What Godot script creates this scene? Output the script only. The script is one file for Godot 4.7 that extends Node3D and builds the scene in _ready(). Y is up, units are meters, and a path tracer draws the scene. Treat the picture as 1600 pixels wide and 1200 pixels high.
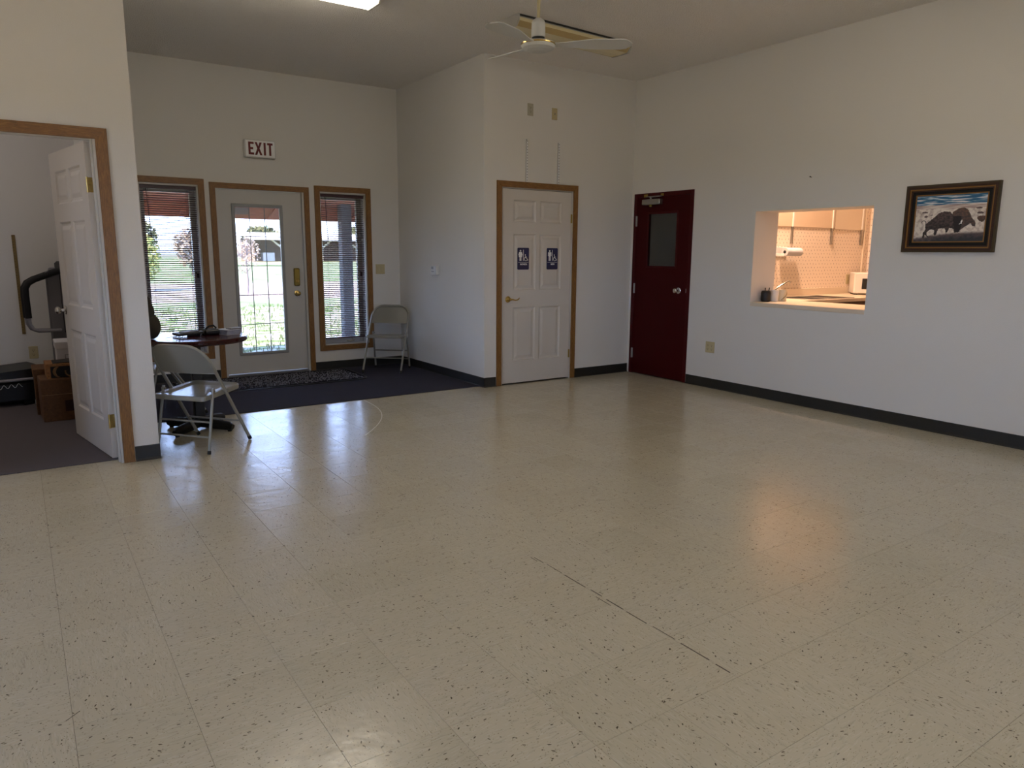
extends Node3D

# The hall in metres: x runs along the exit wall, y is up, the camera stands over the origin.
const HALL_H := 3.25
const XR := 5.90     # face of the wall with the serving hatch
const XC := 3.91     # face of the entry's side wall
const ZB := -6.25    # face of the washroom wall
const ZL := -5.215   # face of the office's front wall
const XL := 0.695    # office corner
const ZE := -8.205   # face of the exit wall
const XW := -3.2     # west end of the hall
const ZS := 3.6      # rear end of the hall
const TILE := 0.3048
const LAMP := Color(1.0, 0.95, 0.87)

var M := {}
var used := {}
var rng := RandomNumberGenerator.new()


# ---------------------------------------------------------------- mesh builder
class MB:
	var v := PackedVector3Array()
	var n := PackedVector3Array()
	var u := PackedVector2Array()
	var T := Transform3D()

	func p3(a, b, c, na, nb, nc, ua = Vector2.ZERO, ub = Vector2.ZERO, uc = Vector2.ZERO):
		var A: Vector3 = T * a
		var B: Vector3 = T * b
		var C: Vector3 = T * c
		var NA: Vector3 = (T.basis * na).normalized()
		var NB: Vector3 = (T.basis * nb).normalized()
		var NC: Vector3 = (T.basis * nc).normalized()
		if (C - A).cross(B - A).dot(NA + NB + NC) < 0.0:
			v.append_array([A, C, B]); n.append_array([NA, NC, NB]); u.append_array([ua, uc, ub])
		else:
			v.append_array([A, B, C]); n.append_array([NA, NB, NC]); u.append_array([ua, ub, uc])

	func quad(a: Vector3, b: Vector3, c: Vector3, d: Vector3, nn: Vector3, uv = null):
		var k = uv if uv != null else [Vector2(0, 1), Vector2(1, 1), Vector2(1, 0), Vector2(0, 0)]
		p3(a, b, c, nn, nn, nn, k[0], k[1], k[2])
		p3(a, c, d, nn, nn, nn, k[0], k[2], k[3])

	# four points of any order of turn, normal away from "inside"
	func face(a: Vector3, b: Vector3, c: Vector3, d: Vector3, inside: Vector3):
		var nn := (b - a).cross(d - a)
		if nn.length() < 1e-12:
			nn = (c - b).cross(d - b)
		nn = nn.normalized()
		if nn.dot((a + b + c + d) * 0.25 - inside) < 0.0:
			nn = -nn
		quad(a, b, c, d, nn)

	func box(c: Vector3, s: Vector3):
		var h := s * 0.5
		for k in 3:
			var e := Vector3.ZERO; e[k] = 1.0
			var f := Vector3.ZERO; f[(k + 1) % 3] = h[(k + 1) % 3]
			var g := Vector3.ZERO; g[(k + 2) % 3] = h[(k + 2) % 3]
			for sg in [-1.0, 1.0]:
				var o: Vector3 = c + e * h[k] * sg
				quad(o - f - g, o + f - g, o + f + g, o - f + g, e * sg)

	func span(a: Vector3, b: Vector3):
		box((a + b) * 0.5, (b - a).abs())

	# box with chamfered edges
	func cbox(c: Vector3, s: Vector3, r: float):
		var h := s * 0.5
		r = minf(r, minf(h.x, minf(h.y, h.z)) * 0.95)
		var i := h - Vector3(r, r, r)
		for k in 3:
			var e := Vector3.ZERO; e[k] = 1.0
			var f := Vector3.ZERO; f[(k + 1) % 3] = 1.0
			var g := Vector3.ZERO; g[(k + 2) % 3] = 1.0
			var fi: float = i[(k + 1) % 3]
			var gi: float = i[(k + 2) % 3]
			for sg in [-1.0, 1.0]:
				var o: Vector3 = c + e * h[k] * sg
				quad(o - f * fi - g * gi, o + f * fi - g * gi, o + f * fi + g * gi, o - f * fi + g * gi, e * sg)
			# edges that run along e
			for sf in [-1.0, 1.0]:
				for sh in [-1.0, 1.0]:
					var a1: Vector3 = c + f * (fi + r) * sf + g * gi * sh
					var a2: Vector3 = c + f * fi * sf + g * (gi + r) * sh
					var ee: Vector3 = e * i[k]
					quad(a1 - ee, a2 - ee, a2 + ee, a1 + ee, (f * sf + g * sh).normalized())
		for sx in [-1.0, 1.0]:
			for sy in [-1.0, 1.0]:
				for sz in [-1.0, 1.0]:
					var q := Vector3(sx, sy, sz)
					var b := c + i * q
					var nn := q.normalized()
					p3(b + Vector3(r * sx, 0, 0), b + Vector3(0, r * sy, 0), b + Vector3(0, 0, r * sz), nn, nn, nn)

	func tube(pts: Array, r, seg := 8, caps := true):
		var rings := []
		var nrm := Vector3.ZERO
		for k in pts.size():
			var a: Vector3 = pts[maxi(k - 1, 0)]
			var b: Vector3 = pts[mini(k + 1, pts.size() - 1)]
			var t := (b - a).normalized()
			if k == 0:
				nrm = t.cross(Vector3.UP if absf(t.y) < 0.9 else Vector3.RIGHT).normalized()
			else:
				nrm = (nrm - t * nrm.dot(t)).normalized()
			var bi := t.cross(nrm)
			var rr: float = r[k] if r is Array else r
			var ring := []
			for j in seg:
				var an := TAU * j / seg
				var d := nrm * cos(an) + bi * sin(an)
				ring.append([pts[k] + d * rr, d])
			rings.append(ring)
		for k in pts.size() - 1:
			for j in seg:
				var a = rings[k][j]
				var b = rings[k][(j + 1) % seg]
				var c = rings[k + 1][(j + 1) % seg]
				var d = rings[k + 1][j]
				p3(a[0], b[0], c[0], a[1], b[1], c[1])
				p3(a[0], c[0], d[0], a[1], c[1], d[1])
		if caps:
			for e in [0, pts.size() - 1]:
				var nn: Vector3 = (pts[0] - pts[1]).normalized() if e == 0 else (pts[e] - pts[e - 1]).normalized()
				for j in seg:
					p3(pts[e], rings[e][j][0], rings[e][(j + 1) % seg][0], nn, nn, nn)

	# profile of (radius, height) turned round the y axis
	func lathe(prof: Array, seg := 24):
		for k in prof.size() - 1:
			var a: Vector2 = prof[k]
			var b: Vector2 = prof[k + 1]
			var d := b - a
			if d.length() < 1e-9:
				continue
			var m := Vector2(d.y, -d.x).normalized()
			for j in seg:
				var t0 := TAU * j / seg
				var t1 := TAU * (j + 1) / seg
				var e0 := Vector3(cos(t0), 0, sin(t0))
				var e1 := Vector3(cos(t1), 0, sin(t1))
				var n0 := e0 * m.x + Vector3(0, m.y, 0)
				var n1 := e1 * m.x + Vector3(0, m.y, 0)
				var y0 := Vector3(0, a.y, 0)
				var y1 := Vector3(0, b.y, 0)
				if a.x > 1e-6:
					p3(e0 * a.x + y0, e1 * a.x + y0, e1 * b.x + y1, n0, n1, n1)
				if b.x > 1e-6:
					p3(e0 * a.x + y0, e1 * b.x + y1, e0 * b.x + y1, n0, n1, n0)

	# flat outline in xy, from z0 to z1
	func prism(poly: PackedVector2Array, z0: float, z1: float):
		var ix := Geometry2D.triangulate_polygon(poly)
		var lo := poly[0]
		var hi := poly[0]
		for q in poly:
			lo = Vector2(minf(lo.x, q.x), minf(lo.y, q.y)); hi = Vector2(maxf(hi.x, q.x), maxf(hi.y, q.y))
		var sz := hi - lo
		for k in range(0, ix.size(), 3):
			var q := [poly[ix[k]], poly[ix[k + 1]], poly[ix[k + 2]]]
			var w := []
			for e in q:
				w.append(Vector2((e.x - lo.x) / sz.x, 1.0 - (e.y - lo.y) / sz.y))
			p3(Vector3(q[0].x, q[0].y, z1), Vector3(q[1].x, q[1].y, z1), Vector3(q[2].x, q[2].y, z1), Vector3.BACK, Vector3.BACK, Vector3.BACK, w[0], w[1], w[2])
			p3(Vector3(q[0].x, q[0].y, z0), Vector3(q[1].x, q[1].y, z0), Vector3(q[2].x, q[2].y, z0), Vector3.FORWARD, Vector3.FORWARD, Vector3.FORWARD, w[0], w[1], w[2])
		var cw := Geometry2D.is_polygon_clockwise(poly)
		for k in poly.size():
			var a := poly[k]
			var b := poly[(k + 1) % poly.size()]
			var e := b - a
			var nn := Vector3(e.y, -e.x, 0).normalized() * (-1.0 if cw else 1.0)
			quad(Vector3(a.x, a.y, z0), Vector3(b.x, b.y, z0), Vector3(b.x, b.y, z1), Vector3(a.x, a.y, z1), nn)

	func ball(c: Vector3, r: Vector3, seg := 14, rows := 8):
		for i in rows:
			for j in seg:
				var q := []
				for e in [[i, j], [i, j + 1], [i + 1, j + 1], [i + 1, j]]:
					var a: float = PI * e[0] / rows
					var b: float = TAU * e[1] / seg
					q.append(Vector3(sin(a) * cos(b), cos(a), sin(a) * sin(b)))
				var w := []
				for e in q:
					w.append((e / r).normalized())
				if i > 0:
					p3(c + q[0] * r, c + q[1] * r, c + q[2] * r, w[0], w[1], w[2])
				if i < rows - 1:
					p3(c + q[0] * r, c + q[2] * r, c + q[3] * r, w[0], w[2], w[3])

	func mesh() -> ArrayMesh:
		var a := []
		a.resize(Mesh.ARRAY_MAX)
		a[Mesh.ARRAY_VERTEX] = v
		a[Mesh.ARRAY_NORMAL] = n
		a[Mesh.ARRAY_TEX_UV] = u
		var m := ArrayMesh.new()
		m.add_surface_from_arrays(Mesh.PRIMITIVE_TRIANGLES, a)
		return m


# ---------------------------------------------------------------- naming and tagging
func numbered(called: String) -> String:
	if not used.has(called):
		used[called] = 0
		return called
	used[called] += 1
	return "%s_%03d" % [called, used[called]]


func put(called: String, shape, m: Material, parent: Node = null) -> MeshInstance3D:
	var o := MeshInstance3D.new()
	o.mesh = shape.mesh() if shape is MB else shape
	o.material_override = m
	if parent == null:
		o.name = numbered(called)
		add_child(o)
	else:
		o.name = called
		parent.add_child(o, true)
	return o


func thing(called: String, label: String, category: String, at := Vector3.ZERO, turn := 0.0, group := "") -> Node3D:
	var o := Node3D.new()
	o.name = numbered(called)
	add_child(o)
	o.position = at
	o.rotation.y = turn
	return tag(o, label, category, group)


func tag(o: Node3D, label: String, category: String, group := "", kind := "") -> Node3D:
	o.set_meta("label", label)
	o.set_meta("category", category)
	if group:
		o.set_meta("group", group)
	if kind:
		o.set_meta("kind", kind)
	return o


func struct(called: String, label: String, category: String) -> Node3D:
	var o := thing(called, label, category)
	o.set_meta("kind", "structure")
	return o


func one_box(a: Vector3, b: Vector3, r := 0.0) -> MB:
	var m := MB.new()
	if r > 0.0:
		m.cbox((a + b) * 0.5, (b - a).abs(), r)
	else:
		m.span(a, b)
	return m


# ---------------------------------------------------------------- materials
func mat(c: Color, rough: float, metal := 0.0, spec := 0.5) -> StandardMaterial3D:
	var m := StandardMaterial3D.new()
	m.albedo_color = c
	m.roughness = rough
	m.metallic = metal
	m.metallic_specular = spec
	return m


func noise_tex(sd: int, freq: float, size := 512, ramp: Gradient = null, kind := FastNoiseLite.TYPE_SIMPLEX, octaves := 3) -> NoiseTexture2D:
	var f := FastNoiseLite.new()
	f.seed = sd
	f.frequency = freq
	f.noise_type = kind
	f.fractal_octaves = octaves
	var t := NoiseTexture2D.new()
	t.width = size
	t.height = size
	t.seamless = true
	t.noise = f
	if ramp:
		t.color_ramp = ramp
	return t


func grad(cols: Array, offs: Array) -> Gradient:
	var g := Gradient.new()
	g.offsets = PackedFloat32Array(offs)
	g.colors = PackedColorArray(cols)
	return g


func tri(m: StandardMaterial3D, scale: Vector3, world := true):
	m.uv1_triplanar = true
	m.uv1_world_triplanar = world
	m.uv1_scale = scale
	m.uv1_triplanar_sharpness = 8.0


func bump(m: StandardMaterial3D, t: Texture2D, h: float):
	m.heightmap_enabled = true
	m.heightmap_texture = t
	m.heightmap_scale = h


func wood_mat(a: Color, b: Color, sd: int, scale: Vector3, rough := 0.45) -> StandardMaterial3D:
	var m := mat(Color.WHITE, rough)
	m.albedo_texture = noise_tex(sd, 0.02, 512, grad([a, b, a.lerp(b, 0.4), b.darkened(0.12)], [0.25, 0.45, 0.6, 0.85]), FastNoiseLite.TYPE_SIMPLEX, 5)
	tri(m, scale)
	return m


func vinyl_image() -> ImageTexture:
	var s := 2048
	var im := Image.create(s, s, false, Image.FORMAT_RGB8)
	var base := Color(0.765, 0.735, 0.645)
	im.fill(base)
	var r := RandomNumberGenerator.new()
	r.seed = 41
	# pale and dark drawn-out streaks, then chips
	for k in 5200:
		var c := Vector2(r.randf() * s, r.randf() * s)
		var l := r.randf_range(8.0, 46.0)
		var w := r.randf_range(1.5, 5.0)
		var an := r.randfn(0.0, 0.16)
		var d := Vector2(cos(an), sin(an))
		var tone := base.lightened(0.16) if r.randf() < 0.5 else base.darkened(r.randf_range(0.05, 0.13))
		stroke(im, s, c, d, l, w, tone, 0.5)
	for k in 4400:
		var c := Vector2(r.randf() * s, r.randf() * s)
		var l := r.randf_range(1.8, 5.5)
		var an := r.randfn(0.0, 0.5)
		stroke(im, s, c, Vector2(cos(an), sin(an)), l, r.randf_range(1.2, 2.6), Color(0.44, 0.39, 0.30), r.randf_range(0.4, 0.9))
	for k in 400:
		var c := Vector2(r.randf() * s, r.randf() * s)
		var l := r.randf_range(5.0, 13.0)
		var an := r.randfn(0.0, 0.6)
		stroke(im, s, c, Vector2(cos(an), sin(an)), l, r.randf_range(2.2, 4.6), Color(0.27, 0.235, 0.18), r.randf_range(0.6, 0.95))
	return ImageTexture.create_from_image(im)


func stroke(im: Image, s: int, c: Vector2, d: Vector2, l: float, w: float, tone: Color, share: float):
	var e := Vector2(-d.y, d.x)
	var reach := int(ceil(maxf(absf(d.x) * l + absf(e.x) * w, absf(d.y) * l + absf(e.y) * w)))
	var ry := int(ceil(absf(d.y) * l + absf(e.y) * w))
	for y in range(-ry, ry + 1):
		for x in range(-reach, reach + 1):
			var q := Vector2(x, y)
			var a := q.dot(d) / l
			var b := q.dot(e) / w
			var f := a * a + b * b
			if f < 1.0:
				var px := posmod(int(c.x) + x, s)
				var py := posmod(int(c.y) + y, s)
				im.set_pixel(px, py, im.get_pixel(px, py).lerp(tone, share * minf(1.0, 2.0 * (1.0 - f))))


func wallpaper_image() -> ImageTexture:
	var im := Image.create(256, 256, false, Image.FORMAT_RGB8)
	im.fill(Color(0.92, 0.86, 0.79))
	var r := RandomNumberGenerator.new()
	r.seed = 9
	for j in 6:
		for i in 4:
			var c := Vector2((i + 0.5 * (j % 2)) * 64.0 + r.randf_range(-5, 5), j * 42.66 + r.randf_range(-4, 4))
			stroke(im, 256, c, Vector2(r.randfn(0.0, 0.2), 1).normalized(), 9.5, 3.4, Color(0.30, 0.20, 0.16), 1.0)
			stroke(im, 256, c + Vector2(4, 5), Vector2(0.5, 0.8).normalized(), 5.0, 1.8, Color(0.62, 0.50, 0.42), 0.7)
	return ImageTexture.create_from_image(im)


# a prairie painting of two bulls locked head to head
func painting_image() -> ImageTexture:
	var w := 640
	var h := 448
	var im := Image.create(w, h, false, Image.FORMAT_RGB8)
	var f := FastNoiseLite.new()
	f.seed = 5
	f.frequency = 0.012
	f.fractal_octaves = 4
	var dust := Color(0.90, 0.86, 0.81)
	for y in h:
		for x in w:
			var fx := float(x) / w
			var fy := float(y) / h
			var nz := f.get_noise_2d(x * 0.35, y * 5.0)
			var nb := f.get_noise_2d(x * 1.5 + 900.0, y * 1.5)
			var c: Color
			if fy < 0.21:
				c = Color(0.12, 0.38, 0.54).lerp(Color(0.88, 0.88, 0.88), clampf(nz * 2.6 + 0.15 + 0.5 * smoothstep(0.14, 0.21, fy), 0.0, 1.0))
			elif fy < 0.30 + 0.02 * nb:
				c = Color(0.64, 0.54, 0.52).lerp(dust, clampf(0.5 + nz, 0.0, 1.0))
			else:
				c = dust.lerp(Color(0.66, 0.59, 0.55), clampf(nb * 1.1 + 0.35 * absf(fx - 0.5), 0.0, 1.0))
			var edge := 0.94 - 0.09 * fx - 0.05 * sin(fx * 2.6) + 0.03 * nb
			c = c.lerp(Color(0.36, 0.31, 0.31).lerp(Color(0.18, 0.19, 0.22), clampf((fy - edge) * 9.0 + nb, 0.0, 1.0)), smoothstep(edge - 0.05, edge + 0.02, fy))
			im.set_pixel(x, y, c)
	# far herd
	for q in [[0.14, 0.36, 0.05, 0.018], [0.16, 0.45, 0.03, 0.025], [0.24, 0.42, 0.02, 0.015], [0.90, 0.30, 0.05, 0.02], [0.92, 0.40, 0.05, 0.025]]:
		blot(im, [Vector2(q[0] - q[2], q[1]), Vector2(q[0], q[1] - q[3]), Vector2(q[0] + q[2], q[1]), Vector2(q[0] + q[2] * 0.6, q[1] + q[3]), Vector2(q[0] - q[2] * 0.7, q[1] + q[3])], Color(0.42, 0.35, 0.34), Color(0.36, 0.30, 0.29), f)
	blot(im, [Vector2(0.88, 0.50), Vector2(0.92, 0.47), Vector2(0.99, 0.47), Vector2(0.99, 0.56), Vector2(0.95, 0.60), Vector2(0.90, 0.56)], Color(0.40, 0.30, 0.25), Color(0.28, 0.22, 0.19), f)
	# the bull behind, then the one in front
	blot(im, [Vector2(0.54, 0.37), Vector2(0.62, 0.30), Vector2(0.70, 0.28), Vector2(0.76, 0.35), Vector2(0.81, 0.50), Vector2(0.87, 0.60), Vector2(0.87, 0.68), Vector2(0.84, 0.69), Vector2(0.80, 0.62), Vector2(0.74, 0.68), Vector2(0.66, 0.76), Vector2(0.55, 0.70)], Color(0.44, 0.33, 0.28), Color(0.26, 0.23, 0.23), f)
	blot(im, [Vector2(0.16, 0.62), Vector2(0.26, 0.50), Vector2(0.35, 0.38), Vector2(0.42, 0.35), Vector2(0.50, 0.36), Vector2(0.56, 0.44), Vector2(0.63, 0.47), Vector2(0.67, 0.46), Vector2(0.66, 0.58), Vector2(0.68, 0.66), Vector2(0.66, 0.80), Vector2(0.59, 0.81), Vector2(0.57, 0.72), Vector2(0.51, 0.71), Vector2(0.49, 0.80), Vector2(0.47, 0.80), Vector2(0.45, 0.71), Vector2(0.36, 0.72), Vector2(0.33, 0.86), Vector2(0.30, 0.86), Vector2(0.30, 0.74), Vector2(0.24, 0.73), Vector2(0.19, 0.79), Vector2(0.20, 0.86), Vector2(0.25, 0.90), Vector2(0.20, 0.89), Vector2(0.17, 0.84), Vector2(0.16, 0.92), Vector2(0.135, 0.92), Vector2(0.14, 0.79), Vector2(0.17, 0.74)], Color(0.37, 0.30, 0.28), Color(0.15, 0.125, 0.135), f)
	blot(im, [Vector2(0.55, 0.46), Vector2(0.66, 0.46), Vector2(0.69, 0.58), Vector2(0.66, 0.80), Vector2(0.60, 0.80), Vector2(0.57, 0.66)], Color(0.16, 0.13, 0.13), Color(0.11, 0.09, 0.10), f)
	blot(im, [Vector2(0.675, 0.53), Vector2(0.69, 0.57), Vector2(0.68, 0.62), Vector2(0.64, 0.64), Vector2(0.665, 0.60)], Color(0.92, 0.91, 0.88), Color(0.92, 0.91, 0.88), f)
	for k in 40:
		var a := 0.3 + k * 0.085
		var q := Vector2(0.135 - 0.035 * cos(a), 0.60 - 0.06 * sin(a))
		stroke(im, 4096, q * Vector2(w, h), Vector2(1, 0), 3.5, 3.5, Color(0.17, 0.14, 0.15), 1.0)
	return ImageTexture.create_from_image(im)


func blot(im: Image, pts: Array, a: Color, b: Color, f: FastNoiseLite):
	var w := im.get_width()
	var h := im.get_height()
	var poly := PackedVector2Array()
	var lo := Vector2(1, 1)
	var hi := Vector2(0, 0)
	for q in pts:
		poly.append(q * Vector2(w, h))
		lo = Vector2(minf(lo.x, q.x), minf(lo.y, q.y)); hi = Vector2(maxf(hi.x, q.x), maxf(hi.y, q.y))
	for y in range(int(lo.y * h), int(hi.y * h) + 1):
		for x in range(int(lo.x * w), int(hi.x * w) + 1):
			if x < w and y < h:
				var j := Vector2(f.get_noise_2d(x * 5.0, y * 5.0), f.get_noise_2d(x * 5.0 + 400.0, y * 5.0)) * 6.0
				if Geometry2D.is_point_in_polygon(Vector2(x, y) + j, poly):
					im.set_pixel(x, y, a.lerp(b, clampf(0.1 + 0.9 * (y - lo.y * h) / ((hi.y - lo.y) * h) + 0.9 * f.get_noise_2d(x * 2.2, y * 3.4), 0.0, 1.0)))


func make_materials():
	var fine := noise_tex(3, 0.05, 512)
	M.wall = mat(Color(0.86, 0.85, 0.825), 0.75, 0.0, 0.35)
	tri(M.wall, Vector3(3.2, 3.2, 3.2))
	bump(M.wall, noise_tex(12, 0.06, 512), 0.045)
	M.ceiling = mat(Color(0.94, 0.925, 0.90), 0.95, 0.0, 0.2)
	tri(M.ceiling, Vector3(0.9, 0.9, 0.9))
	bump(M.ceiling, noise_tex(13, 0.07, 1024, null, FastNoiseLite.TYPE_SIMPLEX, 2), 0.6)
	var vin := vinyl_image()
	var wave := noise_tex(17, 0.012, 1024, null, FastNoiseLite.TYPE_SIMPLEX, 4)
	var wear := noise_tex(18, 0.006, 512, grad([Color(0.82, 0.82, 0.82), Color(1, 1, 1)], [0.3, 0.7]))
	M.tile = []
	for c in [Color(1, 1, 1), Color(0.99, 0.988, 0.985), Color(0.995, 0.995, 1.0), Color(0.98, 0.98, 0.975)]:
		var m := mat(c, 0.235, 0.0, 0.68)
		m.albedo_texture = vin
		m.roughness_texture = wear
		bump(m, wave, 0.06)
		M.tile.append(m)
	M.joint = mat(Color(0.33, 0.30, 0.24), 0.8)
	M.scuff_dark = mat(Color(0.30, 0.265, 0.21), 0.7)
	M.scuff_pale = mat(Color(0.81, 0.79, 0.73), 0.5)
	M.oak = wood_mat(Color(0.56, 0.40, 0.20), Color(0.48, 0.325, 0.15), 21, Vector3(9, 0.9, 9), 0.42)
	M.oak_flat = wood_mat(Color(0.56, 0.40, 0.20), Color(0.48, 0.325, 0.15), 22, Vector3(0.9, 9, 9), 0.42)
	M.cove = mat(Color(0.115, 0.115, 0.105), 0.45)
	M.door_white = mat(Color(0.80, 0.775, 0.735), 0.42)
	M.jamb_white = mat(Color(0.78, 0.77, 0.745), 0.5)
	M.steel_white = mat(Color(0.77, 0.76, 0.735), 0.4)
	M.lite_grey = mat(Color(0.60, 0.605, 0.60), 0.45)
	M.red = mat(Color(0.23, 0.008, 0.022), 0.5, 0.0, 0.25)
	M.red_frame = mat(Color(0.25, 0.009, 0.025), 0.45, 0.0, 0.3)
	M.brass = mat(Color(0.80, 0.69, 0.43), 0.22, 1.0)
	M.brass_dull = mat(Color(0.60, 0.52, 0.28), 0.38, 1.0)
	M.chrome = mat(Color(0.80, 0.79, 0.77), 0.16, 1.0)
	M.steel = mat(Color(0.62, 0.61, 0.59), 0.38, 1.0)
	M.almond = mat(Color(0.74, 0.69, 0.53), 0.45)
	M.ivory = mat(Color(0.70, 0.68, 0.60), 0.45)
	M.slot = mat(Color(0.05, 0.045, 0.04), 0.6)
	M.white_plastic = mat(Color(0.84, 0.84, 0.83), 0.4)
	M.sign_red = mat(Color(0.40, 0.045, 0.075), 0.5)
	M.sign_blue = mat(Color(0.03, 0.06, 0.27), 0.35)
	M.sign_white = mat(Color(0.95, 0.95, 0.95), 0.5)
	M.chair = mat(Color(0.555, 0.55, 0.515), 0.30)
	M.chair.clearcoat_enabled = true
	M.chair.clearcoat = 0.4
	M.chair.clearcoat_roughness = 0.2
	M.rubber = mat(Color(0.035, 0.035, 0.035), 0.6)
	M.table = wood_mat(Color(0.235, 0.055, 0.060), Color(0.185, 0.038, 0.045), 31, Vector3(2, 9, 9), 0.16)
	M.iron = mat(Color(0.045, 0.043, 0.042), 0.5)
	M.black = mat(Color(0.05, 0.05, 0.052), 0.45)
	M.black_foam = mat(Color(0.035, 0.032, 0.033), 0.75)
	M.paper = mat(Color(0.80, 0.80, 0.82), 0.7)
	M.paper_blue = mat(Color(0.22, 0.27, 0.46), 0.6)
	M.bag = mat(Color(0.30, 0.27, 0.23), 0.95)
	tri(M.bag, Vector3(14, 14, 14))
	bump(M.bag, fine, 0.5)
	M.carpet = mat(Color.WHITE, 1.0, 0.0, 0.1)
	M.carpet.albedo_texture = noise_tex(51, 0.11, 512, grad([Color(0.20, 0.20, 0.235), Color(0.27, 0.27, 0.315), Color(0.34, 0.34, 0.39)], [0.25, 0.5, 0.8]))
	tri(M.carpet, Vector3(3, 3, 3))
	bump(M.carpet, noise_tex(52, 0.25, 512), 0.3)
	M.carpet_office = mat(Color.WHITE, 1.0, 0.0, 0.1)
	M.carpet_office.albedo_texture = noise_tex(53, 0.12, 512, grad([Color(0.31, 0.285, 0.295), Color(0.41, 0.385, 0.39), Color(0.49, 0.465, 0.47)], [0.25, 0.5, 0.8]))
	tri(M.carpet_office, Vector3(3, 3, 3))
	bump(M.carpet_office, noise_tex(54, 0.25, 512), 0.3)
	M.mat_pile = mat(Color.WHITE, 0.9, 0.0, 0.15)
	M.mat_pile.albedo_texture = noise_tex(55, 0.22, 512, grad([Color(0.07, 0.07, 0.085), Color(0.14, 0.14, 0.17), Color(0.30, 0.30, 0.34)], [0.3, 0.58, 0.8]))
	tri(M.mat_pile, Vector3(0.75, 0.75, 0.75))
	bump(M.mat_pile, noise_tex(56, 0.2, 512), 0.8)
	M.bristle = mat(Color(0.46, 0.46, 0.50), 0.6)
	M.blind = mat(Color(0.22, 0.085, 0.12), 0.35)
	M.cord = mat(Color(0.14, 0.07, 0.085), 0.8)
	M.glass = mat(Color(0.93, 0.96, 0.95, 0.06), 0.02)
	M.glass.transparency = BaseMaterial3D.TRANSPARENCY_ALPHA
	M.wire_glass = mat(Color(0.20, 0.21, 0.20, 0.25), 0.04)
	M.wire_glass.transparency = BaseMaterial3D.TRANSPARENCY_ALPHA
	M.grille = mat(Color(0.30, 0.31, 0.33), 0.5)
	M.fan = mat(Color(0.80, 0.80, 0.78), 0.38)
	M.fixture = mat(Color(0.70, 0.69, 0.66), 0.5)
	M.fixture_dark = mat(Color(0.16, 0.16, 0.15), 0.6)
	M.lens_off = mat(Color(0.88, 0.83, 0.66), 0.25)
	M.lens_rib = mat(Color(0.66, 0.58, 0.38), 0.3)
	M.lens_lit = mat(Color(0.9, 0.88, 0.84), 0.3)
	M.lens_lit.emission_enabled = true
	M.lens_lit.emission = LAMP
	M.lens_lit.emission_energy_multiplier = 6.5
	M.wallpaper = mat(Color.WHITE, 0.7)
	M.wallpaper.albedo_texture = wallpaper_image()
	tri(M.wallpaper, Vector3(4.2, 4.2, 4.2))
	M.laminate = mat(Color(0.86, 0.80, 0.71), 0.35)
	M.shelf_board = mat(Color(0.84, 0.76, 0.66), 0.6)
	M.kitchen_white = mat(Color(0.87, 0.84, 0.80), 0.6)
	M.cupboard = wood_mat(Color(0.40, 0.24, 0.12), Color(0.31, 0.18, 0.09), 61, Vector3(6, 0.8, 6), 0.5)
	M.mug_print = mat(Color(0.78, 0.75, 0.66), 0.35)
	M.mug_mark = mat(Color(0.34, 0.27, 0.15), 0.5)
	M.mug = mat(Color(0.83, 0.83, 0.82), 0.3)
	M.cardboard = wood_mat(Color(0.42, 0.285, 0.17), Color(0.37, 0.245, 0.14), 71, Vector3(2.5, 2.5, 2.5), 0.85)
	M.cardboard_light = wood_mat(Color(0.60, 0.42, 0.25), Color(0.54, 0.36, 0.20), 72, Vector3(2.5, 2.5, 2.5), 0.85)
	M.print_brown = mat(Color(0.19, 0.075, 0.055), 0.85)
	M.print_black = mat(Color(0.055, 0.05, 0.055), 0.8)
	M.print_tan = mat(Color(0.50, 0.37, 0.23), 0.8)
	M.tape = mat(Color(0.62, 0.48, 0.33), 0.3)
	M.box_white = mat(Color(0.78, 0.77, 0.77), 0.8)
	M.machine_grey = mat(Color(0.43, 0.42, 0.43), 0.45)
	M.machine_light = mat(Color(0.52, 0.51, 0.52), 0.45)
	M.tube_silver = mat(Color(0.62, 0.61, 0.62), 0.35, 0.6)
	M.yard = mat(Color(0.50, 0.41, 0.22), 0.6)
	M.frame_brown = wood_mat(Color(0.25, 0.125, 0.05), Color(0.19, 0.09, 0.035), 81, Vector3(8, 8, 8), 0.35)
	M.frame_gold = mat(Color(0.55, 0.40, 0.20), 0.42, 0.4)
	M.frame_olive = mat(Color(0.25, 0.19, 0.075), 0.5)
	M.liner = mat(Color(0.025, 0.02, 0.02), 0.8)
	M.picture = mat(Color(1, 1, 1), 0.45)
	M.picture.albedo_texture = painting_image()
	# outside
	M.porch_board = wood_mat(Color(0.70, 0.35, 0.23), Color(0.58, 0.27, 0.17), 91, Vector3(0.8, 6, 6), 0.7)
	M.porch_beam = wood_mat(Color(0.80, 0.44, 0.29), Color(0.68, 0.35, 0.22), 92, Vector3(0.8, 6, 6), 0.7)
	M.post = mat(Color(0.41, 0.41, 0.42), 0.7)
	M.grass = mat(Color.WHITE, 1.0, 0.0, 0.1)
	M.grass.albedo_texture = noise_tex(95, 0.012, 1024, grad([Color(0.34, 0.41, 0.24), Color(0.43, 0.48, 0.31), Color(0.58, 0.56, 0.49), Color(0.67, 0.65, 0.61)], [0.26, 0.38, 0.48, 0.66]), FastNoiseLite.TYPE_SIMPLEX, 6)
	tri(M.grass, Vector3(0.10, 0.10, 0.16))
	M.lawn = mat(Color.WHITE, 1.0, 0.0, 0.1)
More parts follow.
